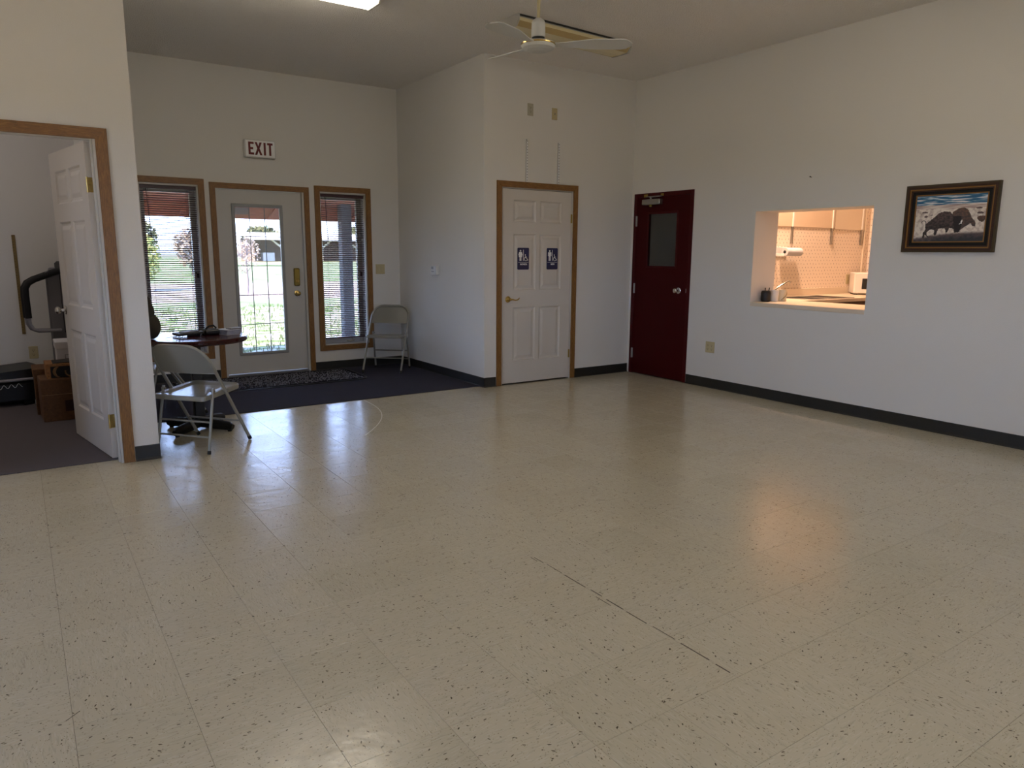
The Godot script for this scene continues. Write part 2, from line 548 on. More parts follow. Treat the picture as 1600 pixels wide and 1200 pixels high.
	M.lawn.albedo_texture = noise_tex(96, 0.02, 512, grad([Color(0.40, 0.47, 0.33), Color(0.46, 0.53, 0.39), Color(0.53, 0.57, 0.45)], [0.3, 0.5, 0.8]), FastNoiseLite.TYPE_SIMPLEX, 5)
	tri(M.lawn, Vector3(0.05, 0.05, 0.05))
	M.litter = mat(Color.WHITE, 1.0, 0.0, 0.1)
	M.litter.albedo_texture = noise_tex(97, 0.05, 512, grad([Color(0.50, 0.45, 0.42), Color(0.60, 0.56, 0.53), Color(0.67, 0.64, 0.62)], [0.25, 0.5, 0.8]), FastNoiseLite.TYPE_SIMPLEX, 5)
	tri(M.litter, Vector3(0.3, 0.3, 0.3))
	M.gravel = mat(Color(0.70, 0.63, 0.52), 1.0, 0.0, 0.1)
	M.tuft = mat(Color(0.33, 0.41, 0.22), 0.9)
	M.bark = mat(Color(0.42, 0.38, 0.39), 0.9)
	M.leaf = mat(Color(0.62, 0.56, 0.53), 0.8)
	M.leaf_yellow = mat(Color(0.62, 0.66, 0.38), 0.8)
	M.leaf_far = mat(Color(0.36, 0.37, 0.25), 0.9)
	M.reed = mat(Color(0.63, 0.56, 0.57), 0.9)
	M.shed_roof = mat(Color(0.50, 0.49, 0.50), 0.6)
	M.shed_dark = mat(Color(0.43, 0.35, 0.28), 0.85)
	M.shed_post = mat(Color(0.64, 0.60, 0.54), 0.8)
	M.deck = mat(Color(0.55, 0.54, 0.53), 0.9)
	M.concrete = mat(Color(0.50, 0.49, 0.47), 0.9)


# ---------------------------------------------------------------- the whole place
func _ready():
	# camera
	var yaw := deg_to_rad(34.26)
	var pit := deg_to_rad(10.254)
	var rol := deg_to_rad(0.40)
	var fw := Vector3(sin(yaw) * cos(pit), -sin(pit), -cos(yaw) * cos(pit))
	var rt := Vector3(cos(yaw), 0, sin(yaw))
	var up := rt.cross(fw)
	var cam := Camera3D.new()
	cam.name = "camera"
	cam.fov = 55.875
	cam.near = 0.05
	cam.far = 500.0
	add_child(cam)
	cam.transform = Transform3D(Basis(rt * cos(rol) + up * sin(rol), up * cos(rol) - rt * sin(rol), -fw), Vector3(0, 1.372, 0))
	cam.current = true
	# sky, sun and exposure
	var env := Environment.new()
	env.background_mode = Environment.BG_SKY
	var sky := Sky.new()
	var sm := ProceduralSkyMaterial.new()
	sm.sky_top_color = Color(2.0, 3.5, 7.2).linear_to_srgb()
	sm.sky_horizon_color = Color(6.0, 7.6, 11.6).linear_to_srgb()
	sm.ground_bottom_color = Color(0.35, 0.37, 0.30).linear_to_srgb()
	sm.ground_horizon_color = Color(0.6, 0.63, 0.6).linear_to_srgb()
	sm.sky_curve = 0.2
	sm.sun_angle_max = 2.0
	sky.sky_material = sm
	env.sky = sky
	env.tonemap_mode = Environment.TONE_MAPPER_LINEAR
	env.tonemap_exposure = 1.12
	env.sdfgi_enabled = true
	env.ssao_enabled = true
	env.ssil_enabled = true
	var we := WorldEnvironment.new()
	we.name = "surroundings"
	we.environment = env
	add_child(we)
	var sun := DirectionalLight3D.new()
	sun.name = "sun"
	sun.light_color = Color(1.0, 0.92, 0.79)
	sun.light_energy = 7.6
	sun.light_angular_distance = 0.6
	sun.shadow_enabled = true
	add_child(sun)
	sun.look_at_from_position(Vector3.ZERO, -Vector3(-0.68, 0.82, 0.38), Vector3.UP)

	make_materials()
	build_shell()
	build_floor()
	build_baseboards()
	build_doors()
	build_windows()
	build_fixtures()
	build_fan()
	build_wall_items()
	build_painting()
	build_seating()
	build_office()
	build_kitchen()
	build_outside()


# boxes round openings: axis "z" means the wall's faces look along z; u runs along x (or z)
func wall(called: String, label: String, axis: String, face: float, back: float, u0: float, u1: float, y0: float, y1: float, openings: Array, m: Material) -> Node3D:
	var b := MB.new()
	var parts := []
	var at := u0
	for o in openings:
		parts.append([at, o[0], y0, y1])
		if o[2] > y0:
			parts.append([o[0], o[1], y0, o[2]])
		parts.append([o[0], o[1], o[3], y1])
		at = o[1]
	parts.append([at, u1, y0, y1])
	for p in parts:
		if p[1] - p[0] < 1e-4 or p[3] - p[2] < 1e-4:
			continue
		if axis == "z":
			b.span(Vector3(p[0], p[2], face), Vector3(p[1], p[3], back))
		else:
			b.span(Vector3(face, p[2], p[0]), Vector3(back, p[3], p[1]))
	var o := put(called, b, m)
	tag(o, label, "wall", "", "structure")
	return o


func build_shell():
	wall("wall_front", "pale grey wall with the open office doorway", "z", ZL, ZL - 0.12, XW, XL, 0, HALL_H, [[-0.485, 0.485, 0, 2.06]], M.wall)
	wall("wall_office", "office partition behind the round table, running to the exit wall", "x", XL, XL - 0.12, ZE, ZL - 0.12, 0, HALL_H, [], M.wall)
	wall("wall_exit", "grey wall with the glazed exit door between two windows", "z", ZE, ZE - 0.2, XW, XC + 0.12, 0, HALL_H, [[1.09, 1.645, 0.285, 2.035], [1.805, 2.765, 0, 2.045], [2.93, 3.485, 0.285, 2.035]], M.wall)
	wall("wall_side", "short pale wall beside the folding chair, carrying the thermostat", "x", XC, XC + 0.12, ZE, ZB - 0.12, 0, HALL_H, [], M.wall)
	wall("wall_washroom", "pale wall around the white washroom door", "z", ZB, ZB - 0.12, XC, XR, 0, HALL_H, [[4.115, 5.035, 0, 2.03]], M.wall)
	wall("wall_right", "long pale wall with the red door, serving hatch and painting", "x", XR, XR + 0.35, ZB - 0.12, ZS, 0, HALL_H, [[-6.215, -5.33, 0, 2.035], [-4.554, -3.39, 0.88, 1.777]], M.wall)
	wall("wall_rear", "plain pale wall at the rear end of the hall", "z", ZS, ZS + 0.15, XW, XR + 0.35, 0, HALL_H, [[0.6, 2.2, 0.9, 2.3]], M.wall)
	wall("wall_west", "plain pale wall at the west end of the hall and office", "x", XW, XW - 0.15, ZE - 0.2, ZS + 0.15, 0, HALL_H, [[-3.5, -1.9, 0.9, 2.3], [-0.2, 1.4, 0.9, 2.3]], M.wall)
	var c := put("ceiling", one_box(Vector3(XW - 0.15, HALL_H, ZS + 0.15), Vector3(9.2, HALL_H + 0.18, ZE - 0.2)), M.ceiling)
	tag(c, "stippled off-white ceiling over the hall", "ceiling", "", "structure")
	# rooms behind the washroom door and the red door, and the kitchen's walls
	wall("wall_passage", "pale wall of the unlit passage behind the red door", "z", -6.37, -6.47, XC + 0.12, 9.2, 0, HALL_H, [], M.wall)
	wall("wall_kitchen_back", "kitchen wall papered in small brown sprigs above the sink", "z", -5.2, -5.3, XR + 0.35, 9.0, 0, HALL_H, [], M.wallpaper)
	wall("wall_kitchen_side", "papered kitchen side wall past the microwave", "x", 9.0, 9.2, -6.37, -1.4, 0, HALL_H, [], M.wallpaper)
	wall("wall_kitchen_front", "plain kitchen wall across from the sink", "z", -1.5, -1.4, XR + 0.35, 9.0, 0, HALL_H, [], M.kitchen_white)


func build_floor():
	var fl := struct("floor", "beige speckled vinyl tile floor, glossy, tile by tile", "floor")
	var slab := one_box(Vector3(XW - 0.15, -0.25, ZS + 0.15), Vector3(9.2, -0.0035, ZE - 0.2))
	put("bed", slab, M.joint, fl)
	# six cuts of the vinyl, each laid in two directions
	var cuts := []
	rng.seed = 7
	for k in 12:
		cuts.append(tile_mesh(TILE, TILE, Vector2(rng.randf(), rng.randf()), k % 2 == 1))
	var rest := MB.new()
	var seen := []
	for i in range(-11, 20):
		for j in range(-17, 18):
			var a := Vector2(0.0185 + i * TILE, -1.379 + j * TILE)
			var lo := Vector2(maxf(a.x, XW), maxf(a.y, -6.33))
			var hi := Vector2(minf(a.x + TILE, XR), minf(a.y + TILE, ZS))
			if a.x + TILE * 0.5 < 0.69 and a.y < ZL:
				lo.y = maxf(lo.y, -5.318)
			if hi.x - lo.x < 0.01 or hi.y - lo.y < 0.01:
				continue
			if lo.x > XC - 0.01 and lo.y < ZB:
				lo.y = ZB
				if hi.y - lo.y < 0.01:
					continue
			var c := (lo + hi) * 0.5
			var d := frame_share(c)
			seen.append([d, lo, hi])
	seen.sort_custom(func(p, q): return p[0] > q[0])
	for k in seen.size():
		var lo: Vector2 = seen[k][1]
		var hi: Vector2 = seen[k][2]
		var sz := hi - lo
		var tone: int = [0, 0, 1, 2, 0, 3, 1, 2][rng.randi() % 8]
		if k < 300 and seen[k][0] > 0.0:
			var full := absf(sz.x - TILE) < 1e-4 and absf(sz.y - TILE) < 1e-4
			var m = cuts[rng.randi() % 12] if full else tile_mesh(sz.x, sz.y, Vector2(rng.randf(), rng.randf()), false)
			var o := put("tile", m, M.tile[tone], fl)
			o.position = Vector3((lo.x + hi.x) * 0.5, 0, (lo.y + hi.y) * 0.5)
		else:
			rest.T = Transform3D(Basis(), Vector3((lo.x + hi.x) * 0.5, 0, (lo.y + hi.y) * 0.5))
			tile_into(rest, sz.x, sz.y, Vector2(rng.randf(), rng.randf()), false)
	var r := put("tile_field", rest, M.tile[0], fl)
	r.set_meta("kind", "stuff")
	# dirt pressed along one joint and a few scuffs
	rng.seed = 15
	for q in [[1.847, -2.52, -2.45], [1.851, -2.43, -2.32], [1.849, -2.30, -2.16], [1.853, -2.13, -2.06], [1.850, -2.03, -1.93], [1.848, -1.91, -1.80], [1.852, -1.77, -1.66], [1.850, -1.63, -1.50], [1.848, -1.47, -1.41], [1.830, -2.07, -1.98], [1.834, -2.53, -2.48]]:
		var b := MB.new()
		var hw := rng.randf_range(0.0012, 0.0026)
		b.span(Vector3(q[0] - hw, 0.0, q[1]), Vector3(q[0] + hw, 0.0006, q[2]))
		put("dirt_line", b, M.scuff_dark, fl)
	for q in [[0.55, -3.10, 0.4, 0.045], [2.62, -2.95, 2.5, 0.05], [1.72, -3.64, 0.3, 0.06], [0.60, -1.68, 2.4, 0.028], [0.02, -2.35, 0.7, 0.05]]:
		var b := MB.new()
		b.T = Transform3D(Basis(Vector3.UP, q[2]), Vector3(q[0], 0, q[1]))
		b.cbox(Vector3(0, 0.0003, 0), Vector3(q[3], 0.0006, 0.0026), 0.0002)
		put("scuff", b, M.scuff_dark, fl)
	# the pale arc scraped by a chair leg near the carpet
	var b := MB.new()
	var pts := []
	for k in 25:
		var t := k / 24.0
		var e := Vector2(2.607, -6.31).lerp(Vector2(2.44, -5.61), t).lerp(Vector2(2.44, -5.61).lerp(Vector2(2.093, -5.049), t), t) + Vector2(0.10, 0.0) * sin(t * PI)
		pts.append(e)
	for k in 24:
		var e: Vector2 = pts[k]
		var g: Vector2 = pts[k + 1]
		var s := (g - e).normalized().orthogonal() * 0.003
		b.quad(Vector3(e.x - s.x, 0.0005, e.y - s.y), Vector3(e.x + s.x, 0.0005, e.y + s.y), Vector3(g.x + s.x, 0.0005, g.y + s.y), Vector3(g.x - s.x, 0.0005, g.y - s.y), Vector3.UP)
	put("scrape", b, M.scuff_pale, fl)


# how much of the picture a tile at that spot fills (nothing when it lies outside the photograph's frame)
func frame_share(c: Vector2) -> float:
	var cam: Camera3D = get_node("camera")
	var best := 0.0
	for dx in [-0.5, 0.0, 0.5]:
		for dz in [-0.5, 0.0, 0.5]:
			var q := cam.transform.affine_inverse() * Vector3(c.x + dx * TILE, 0, c.y + dz * TILE)
			if q.z < -0.05:
				var x := q.x / -q.z / 0.7073
				var y := q.y / -q.z / 0.5303
				if absf(x) <= 1.0 and absf(y) <= 1.0:
					best = maxf(best, 1.0 / pow(-q.z, 3.0))
	return best


func tile_into(b: MB, w: float, d: float, off: Vector2, turned: bool):
	var g := 0.0004
	var x := w * 0.5 - g
	var z := d * 0.5 - g
	var r := 0.0006
	var f := func(p: Vector3) -> Vector2:
		var q := Vector2(p.x, p.z) / (4.0 * TILE)
		return off + (Vector2(q.y, -q.x) if turned else q)
	var top := [Vector3(-x + r, 0, -z + r), Vector3(x - r, 0, -z + r), Vector3(x - r, 0, z - r), Vector3(-x + r, 0, z - r)]
	var low := [Vector3(-x, -0.0006, -z), Vector3(x, -0.0006, -z), Vector3(x, -0.0006, z), Vector3(-x, -0.0006, z)]
	b.quad(top[0], top[1], top[2], top[3], Vector3.UP, [f.call(top[0]), f.call(top[1]), f.call(top[2]), f.call(top[3])])
	for k in 4:
		var n := (k + 1) % 4
		var out: Vector3 = ((top[k] + top[n]) * 0.5).normalized()
		b.quad(top[k], top[n], low[n], low[k], (out + Vector3.UP).normalized(), [f.call(top[k]), f.call(top[n]), f.call(low[n]), f.call(low[k])])
		var e := Vector3(0, -0.0018, 0)
		b.quad(low[k], low[n], low[n] + e, low[k] + e, out, [f.call(low[k]), f.call(low[n]), f.call(low[n]), f.call(low[k])])


func tile_mesh(w: float, d: float, off: Vector2, turned: bool) -> ArrayMesh:
	var b := MB.new()
	tile_into(b, w, d, off, turned)
	return b.mesh()


# vinyl cove base: a thin strip with a small toe
func cove(called: String, label: String, a: Vector2, b: Vector2, out: Vector2):
	var l := a.distance_to(b)
	var m := MB.new()
	var dx := Vector3(b.x - a.x, 0, b.y - a.y).normalized()
	var dz := Vector3(out.x, 0, out.y)
	var prof := [Vector2(0, 0.1), Vector2(0.0032, 0.0985), Vector2(0.004, 0.095), Vector2(0.004, 0.014), Vector2(0.007, 0.006), Vector2(0.013, 0.0015), Vector2(0.014, 0.0002)]
	for k in prof.size() - 1:
		var p: Vector2 = prof[k]
		var q: Vector2 = prof[k + 1]
		var n2 := Vector2(-(q.y - p.y), q.x - p.x).normalized()
		var nn := (dz * n2.x + Vector3.UP * n2.y)
		if nn.dot(dz + Vector3.UP) < 0:
			nn = -nn
		var o := Vector3(a.x, 0, a.y)
		m.quad(o + dz * p.x + Vector3.UP * p.y, o + dx * l + dz * p.x + Vector3.UP * p.y, o + dx * l + dz * q.x + Vector3.UP * q.y, o + dz * q.x + Vector3.UP * q.y, nn)
	for e in [0.0, l]:
		var o2: Vector3 = Vector3(a.x, 0, a.y) + dx * e
		m.quad(o2, o2 + dz * 0.004, o2 + dz * 0.004 + Vector3.UP * 0.098, o2 + Vector3.UP * 0.1, dx * (1.0 if e > 0 else -1.0))
	tag(put(called, m, M.cove), label, "baseboard", "", "structure")


func build_baseboards():
	cove("baseboard_front", "short black cove base beside the office door frame", Vector2(0.548, ZL), Vector2(XL + 0.004, ZL), Vector2(0, 1))
	cove("baseboard_office", "black cove base along the office partition", Vector2(XL, ZL), Vector2(XL, ZE), Vector2(1, 0))
	cove("baseboard_exit_west", "black cove base left of the exit door", Vector2(XL, ZE), Vector2(1.755, ZE), Vector2(0, 1))
	cove("baseboard_exit_east", "black cove base under the window beside the folding chair", Vector2(2.815, ZE), Vector2(XC, ZE), Vector2(0, 1))
	cove("baseboard_side", "black cove base under the thermostat wall", Vector2(XC, ZE), Vector2(XC, ZB + 0.004), Vector2(-1, 0))
	cove("baseboard_washroom_west", "short black cove base left of the washroom door", Vector2(XC - 0.004, ZB), Vector2(4.05, ZB), Vector2(0, 1))
	cove("baseboard_washroom_east", "black cove base between washroom door and red door", Vector2(5.09, ZB), Vector2(XR, ZB), Vector2(0, 1))
	cove("baseboard_right", "long black cove base under the serving hatch and painting", Vector2(XR, -5.325), Vector2(XR, ZS), Vector2(-1, 0))
	cove("baseboard_rear", "black cove base along the rear wall", Vector2(XW, ZS), Vector2(XR, ZS), Vector2(0, -1))
	cove("baseboard_west", "black cove base along the west wall", Vector2(XW, ZL), Vector2(XW, ZS), Vector2(1, 0))


# mitred oak casing round an opening on a wall that looks along +z; a child per board
func casing(called: String, label: String, x0: float, x1: float, y0: float, y1: float, wd: float, z: float, sill := false, turn := Transform3D()) -> Node3D:
	var t := struct(called, label, "door frame" if not sill else "window frame")
	t.transform = turn
	var th := 0.016
	var boards := [
		[[Vector2(x0, y0), Vector2(x0 + wd, y0 + (wd if sill else 0.0)), Vector2(x0 + wd, y1 - wd), Vector2(x0, y1)], M.oak],
		[[Vector2(x1, y0), Vector2(x1 - wd, y0 + (wd if sill else 0.0)), Vector2(x1 - wd, y1 - wd), Vector2(x1, y1)], M.oak],
		[[Vector2(x0, y1), Vector2(x0 + wd, y1 - wd), Vector2(x1 - wd, y1 - wd), Vector2(x1, y1)], M.oak_flat]]
	if sill:
		boards.append([[Vector2(x0, y0), Vector2(x0 + wd, y0 + wd), Vector2(x1 - wd, y0 + wd), Vector2(x1, y0)], M.oak_flat])
	for b in boards:
		var m := MB.new()
		m.prism(PackedVector2Array(b[0]), z, z + th * 0.72)
		var c := Vector2.ZERO
		for q in b[0]:
			c += q * 0.25
		var inner := PackedVector2Array()
		for q in b[0]:
			inner.append(c + (q - c) * Vector2(0.86 if b[1] == M.oak else 0.996, 0.998 if b[1] == M.oak else 0.86))
		m.prism(inner, z + th * 0.7, z + th)
		put("board", m, b[1], t)
	return t


# face of a six-panel door with its panels; local x 0..w, y 0..h, front at z = 0
func six_panel(t: Node3D, w: float, h: float, th: float, m: Material, both := true):
	var cs := [0.0, 0.135 * w / 0.9, 0.425 * w / 0.9, 0.515 * w / 0.9, 0.79 * w / 0.9, w]
	cs[4] = w - cs[1]
	cs[3] = w - cs[2]
	var rs := [0.0, 0.235, 0.80, 0.975, 1.55, 1.67, 1.89, h]
	var leaf := MB.new()
	for i in 5:
		for j in 7:
			if not ((i == 1 or i == 3) and (j == 1 or j == 3 or j == 5)):
				leaf.span(Vector3(cs[i], rs[j], 0), Vector3(cs[i + 1], rs[j + 1], -th))
			else:
				leaf.span(Vector3(cs[i], rs[j], -0.012), Vector3(cs[i + 1], rs[j + 1], -th + 0.012))
	put("leaf", leaf, m, t)
	for sd in ([0, 1] if both else [0]):
		for i in [1, 3]:
			for j in [1, 3, 5]:
				var p := MB.new()
				if sd == 1:
					p.T = Transform3D(Basis(Vector3.UP, PI), Vector3(w, 0, -th))
				var st := [[0.0, 0.0], [0.004, -0.003], [0.012, -0.0085], [0.026, -0.0095], [0.030, -0.0085], [0.052, -0.0025], [0.056, -0.002]]
				for k in st.size() - 1:
					var a: float = st[k][0]
					var b: float = st[k + 1][0]
					var A := [Vector3(cs[i] + a, rs[j] + a, st[k][1]), Vector3(cs[i + 1] - a, rs[j] + a, st[k][1]), Vector3(cs[i + 1] - a, rs[j + 1] - a, st[k][1]), Vector3(cs[i] + a, rs[j + 1] - a, st[k][1])]
					var B := [Vector3(cs[i] + b, rs[j] + b, st[k + 1][1]), Vector3(cs[i + 1] - b, rs[j] + b, st[k + 1][1]), Vector3(cs[i + 1] - b, rs[j + 1] - b, st[k + 1][1]), Vector3(cs[i] + b, rs[j + 1] - b, st[k + 1][1])]
					for e in 4:
						var g := (e + 1) % 4
						var nn: Vector3 = (A[g] - A[e]).cross(B[e] - A[e]).normalized()
						if nn.z < 0:
							nn = -nn
						p.quad(A[e], A[g], B[g], B[e], nn)
				var l := 0.056
				p.quad(Vector3(cs[i] + l, rs[j] + l, -0.002), Vector3(cs[i + 1] - l, rs[j] + l, -0.002), Vector3(cs[i + 1] - l, rs[j + 1] - l, -0.002), Vector3(cs[i] + l, rs[j + 1] - l, -0.002), Vector3.BACK)
				put("panel", p, m, t)


func knob(t: Node3D, at: Vector3, m: Material, b := Basis()):
	var k := MB.new()
	k.T = Transform3D(b * Basis(Vector3.RIGHT, PI / 2), at)
	k.lathe([Vector2(0, 0.001), Vector2(0.032, 0.001), Vector2(0.033, 0.004), Vector2(0.026, 0.008), Vector2(0.012, 0.011), Vector2(0.0105, 0.03), Vector2(0.017, 0.036), Vector2(0.0255, 0.045), Vector2(0.0275, 0.055), Vector2(0.024, 0.064), Vector2(0.014, 0.069), Vector2(0, 0.07)], 20)
	put("knob", k, m, t)


func build_doors():
	# office door, swung open into the office
	casing("trim_1", "oak casing around the office doorway", -0.545, 0.545, 0, 2.10, 0.066, ZL, false)
	var j := struct("trim_2", "white jamb lining the office doorway", "door frame")
	for a in [[Vector3(-0.485, 0, ZL), Vector3(-0.465, 2.06, ZL - 0.12)], [Vector3(0.465, 0, ZL), Vector3(0.485, 2.06, ZL - 0.12)], [Vector3(-0.465, 2.04, ZL), Vector3(0.465, 2.06, ZL - 0.12)]]:
		put("lining", one_box(a[0], a[1]), M.jamb_white, j)
	for a in [[Vector3(0.453, 0, ZL - 0.03), Vector3(0.465, 2.04, ZL - 0.065)], [Vector3(-0.465, 0, ZL - 0.03), Vector3(-0.453, 2.04, ZL - 0.065)], [Vector3(-0.453, 2.028, ZL - 0.03), Vector3(0.453, 2.04, ZL - 0.065)]]:
		put("stop", one_box(a[0], a[1], 0.002), M.jamb_white, j)
	var d := struct("door_1", "white six-panel office door standing open with silver knob", "door")
	# hinge line at the right jamb; leaf runs from the hinge along local +x
	d.position = Vector3(0.462, 0.012, ZL - 0.125)
	var swing := deg_to_rad(99.5)
	d.rotation.y = swing
	six_panel(d, 0.915, 2.02, 0.036, M.door_white)
	knob(d, Vector3(0.855, 0.93, -0.036), M.chrome, Basis(Vector3.UP, PI))
	knob(d, Vector3(0.855, 0.93, 0), M.chrome)
	for y in [0.25, 1.76]:
		var h := MB.new()
		h.cbox(Vector3(-0.001, y, -0.017), Vector3(0.003, 0.09, 0.030), 0.0008)
		h.tube([Vector3(-0.005, y - 0.047, -0.037), Vector3(-0.005, y + 0.047, -0.037)], 0.006, 10)
		var hg := put("hinge", h, M.brass, d)
		var s := MB.new()
		for q in [[-0.025, -0.010], [0.0, -0.023], [0.025, -0.010]]:
			s.ball(Vector3(-0.003, y + q[0], q[1]), Vector3(0.001, 0.003, 0.003), 8, 4)
		put("screw", s, M.brass_dull, hg)

	# washroom door
	casing("trim_3", "oak casing around the white washroom door", 4.055, 5.095, 0, 2.085, 0.06, ZB)
	var jw := struct("trim_4", "white jamb of the washroom door", "door frame")
	for a in [[Vector3(4.115, 0, ZB - 0.002), Vector3(4.128, 2.03, ZB - 0.12)], [Vector3(5.022, 0, ZB - 0.002), Vector3(5.035, 2.03, ZB - 0.12)], [Vector3(4.128, 2.017, ZB - 0.002), Vector3(5.022, 2.03, ZB - 0.12)]]:
		put("lining", one_box(a[0], a[1]), M.jamb_white, jw)
	var w := struct("door_2", "closed white six-panel washroom door with brass lever and blue signs", "door")
	w.position = Vector3(4.133, 0.014, ZB - 0.006)
	six_panel(w, 0.886, 1.998, 0.036, M.door_white, false)
	var lv := MB.new()
	lv.T = Transform3D(Basis(Vector3.RIGHT, PI / 2), Vector3(0.068, 0.885, 0))
	lv.lathe([Vector2(0, 0), Vector2(0.033, 0.0), Vector2(0.033, 0.004), Vector2(0.027, 0.010), Vector2(0.015, 0.013), Vector2(0.013, 0.034), Vector2(0.016, 0.046), Vector2(0.012, 0.054), Vector2(0, 0.055)], 20)
	var rose := put("lever_rose", lv, M.brass, w)
	var le := MB.new()
	le.tube([Vector3(0.068, 0.885, 0.046), Vector3(0.10, 0.884, 0.050), Vector3(0.13, 0.877, 0.050), Vector3(0.155, 0.879, 0.048), Vector3(0.175, 0.890, 0.046), Vector3(0.182, 0.900, 0.044)], [0.010, 0.008, 0.0065, 0.006, 0.006, 0.004], 10)
	put("lever", le, M.brass, rose)
	for y in [0.265, 1.725]:
		var h := MB.new()
		h.cbox(Vector3(0.886, y, 0.001), Vector3(0.018, 0.09, 0.002), 0.0006)
		h.tube([Vector3(0.8885, y - 0.046, 0.006), Vector3(0.8885, y + 0.046, 0.006)], 0.006, 10)
		put("hinge", h, M.brass_dull, w)
	var la := MB.new()
	la.cbox(Vector3(-0.003, 0.885, -0.012), Vector3(0.004, 0.055, 0.020), 0.001)
	put("latch_plate", la, M.slot, w)

	# red steel door in the long wall: built facing +z, then turned to face the hall
	var turn := Transform3D(Basis(Vector3.UP, -PI / 2), Vector3(XR, 0, -6.215))
	var fr := struct("trim_5", "dark red steel frame of the red door", "door frame")
	fr.transform = turn
	for a in [[Vector3(0, 0, 0.006), Vector3(0.045, 2.035, -0.14)], [Vector3(0.84, 0, 0.006), Vector3(0.885, 2.035, -0.14)], [Vector3(0.045, 1.99, 0.006), Vector3(0.84, 2.035, -0.14)]]:
		put("rail", one_box(a[0], a[1], 0.003), M.red_frame, fr)
	var r := struct("door_3", "dark red steel door with a glass panel and closer", "door")
	r.transform = turn
	var leaf := MB.new()
	var gx0 := 0.225
	var gx1 := 0.665
	for q in [[0.048, gx0, 0.01, 1.987], [gx1, 0.837, 0.01, 1.987], [gx0, gx1, 0.01, 1.232], [gx0, gx1, 1.814, 1.987]]:
		leaf.span(Vector3(q[0], q[2], -0.002), Vector3(q[1], q[3], -0.046))
	put("leaf", leaf, M.red, r)
	var bead := MB.new()
	for q in [[gx0 - 0.012, gx0 + 0.010, 1.22, 1.826], [gx1 - 0.010, gx1 + 0.012, 1.22, 1.826], [gx0, gx1, 1.22, 1.242], [gx0, gx1, 1.804, 1.826]]:
		bead.cbox(Vector3((q[0] + q[1]) * 0.5, (q[2] + q[3]) * 0.5, -0.002), Vector3(q[1] - q[0], q[3] - q[2], 0.012), 0.003)
	put("glazing_bead", bead, M.red_frame, r)
	put("pane", one_box(Vector3(gx0, 1.232, -0.021), Vector3(gx1, 1.814, -0.027)), M.wire_glass, r)
	knob(r, Vector3(0.725, 0.985, -0.002), M.chrome)
	put("strike_plate", one_box(Vector3(0.826, 0.965, -0.002), Vector3(0.834, 1.01, 0.0), 0.0005), M.steel, r)
	for y in [0.236, 0.984, 1.735]:
		var h := MB.new()
		h.tube([Vector3(0.0465, y - 0.057, 0.008), Vector3(0.0465, y + 0.057, 0.008)], 0.0075, 10)
		h.cbox(Vector3(0.0465, y, 0.004), Vector3(0.03, 0.112, 0.003), 0.001)
		put("hinge", h, M.steel, r)
	# closer
	var cb := MB.new()
	cb.cbox(Vector3(0.305, 1.935, 0.028), Vector3(0.27, 0.058, 0.056), 0.006)
	var body := put("closer_body", cb, M.steel, r)
	var cv := MB.new()
	cv.tube([Vector3(0.285, 1.905, 0.028), Vector3(0.285, 1.885, 0.028)], 0.016, 14)
	put("pinion_cap", cv, M.brass_dull, body)
	var ca := MB.new()
	ca.tube([Vector3(0.285, 1.964, 0.030), Vector3(0.285, 1.985, 0.030)], 0.011, 10)
	ca.cbox(Vector3(0.36, 1.986, 0.034), Vector3(0.18, 0.007, 0.022), 0.002)
	ca.cbox(Vector3(0.335, 1.994, 0.028), Vector3(0.24, 0.007, 0.018), 0.002)
	put("closer_arm", ca, M.steel, r)
	var sh := MB.new()
	sh.cbox(Vector3(0.19, 2.006, 0.012), Vector3(0.05, 0.032, 0.014), 0.002)
	sh.cbox(Vector3(0.44, 2.006, 0.012), Vector3(0.04, 0.026, 0.012), 0.002)
	put("closer_shoe", sh, M.brass_dull, r)

	# glazed exit door
	casing("trim_6", "oak casing around the glazed exit door", 1.757, 2.812, 0, 2.078, 0.058, ZE)
	var je := struct("trim_7", "white jamb and grey threshold of the exit door", "door frame")
	for a in [[Vector3(1.805, 0, ZE), Vector3(1.838, 2.045, ZE - 0.2)], [Vector3(2.732, 0, ZE), Vector3(2.765, 2.045, ZE - 0.2)], [Vector3(1.838, 2.02, ZE), Vector3(2.732, 2.045, ZE - 0.2)]]:
		put("lining", one_box(a[0], a[1]), M.steel_white, je)
	put("threshold", one_box(Vector3(1.838, 0, ZE + 0.01), Vector3(2.732, 0.03, ZE - 0.2), 0.004), M.steel, je)
	var e := struct("door_4", "white exit door with a tall grilled glass light and keypad lock", "door")
	e.position = Vector3(0, 0, ZE - 0.028)
	var le2 := MB.new()
	for q in [[1.843, 2.000, 0.034, 2.016], [2.490, 2.728, 0.034, 2.016], [2.000, 2.490, 0.034, 0.258], [2.000, 2.490, 1.842, 2.016]]:
		le2.span(Vector3(q[0], q[2], 0), Vector3(q[1], q[3], -0.045))
	put("leaf", le2, M.steel_white, e)
	var lf := MB.new()
	for q in [[1.972, 2.008, 0.236, 1.873], [2.482, 2.517, 0.236, 1.873]]:
		lf.cbox(Vector3((q[0] + q[1]) * 0.5, (q[2] + q[3]) * 0.5, 0.002), Vector3(q[1] - q[0], q[3] - q[2], 0.024), 0.006)
	for q in [[2.0, 2.49, 0.236, 0.268], [2.0, 2.49, 1.838, 1.873]]:
		lf.cbox(Vector3((q[0] + q[1]) * 0.5, (q[2] + q[3]) * 0.5, 0.002), Vector3(q[1] - q[0], q[3] - q[2], 0.024), 0.006)
	put("light_frame", lf, M.lite_grey, e)
	put("pane", one_box(Vector3(2.0, 0.258, -0.016), Vector3(2.49, 1.842, -0.020)), M.glass, e)
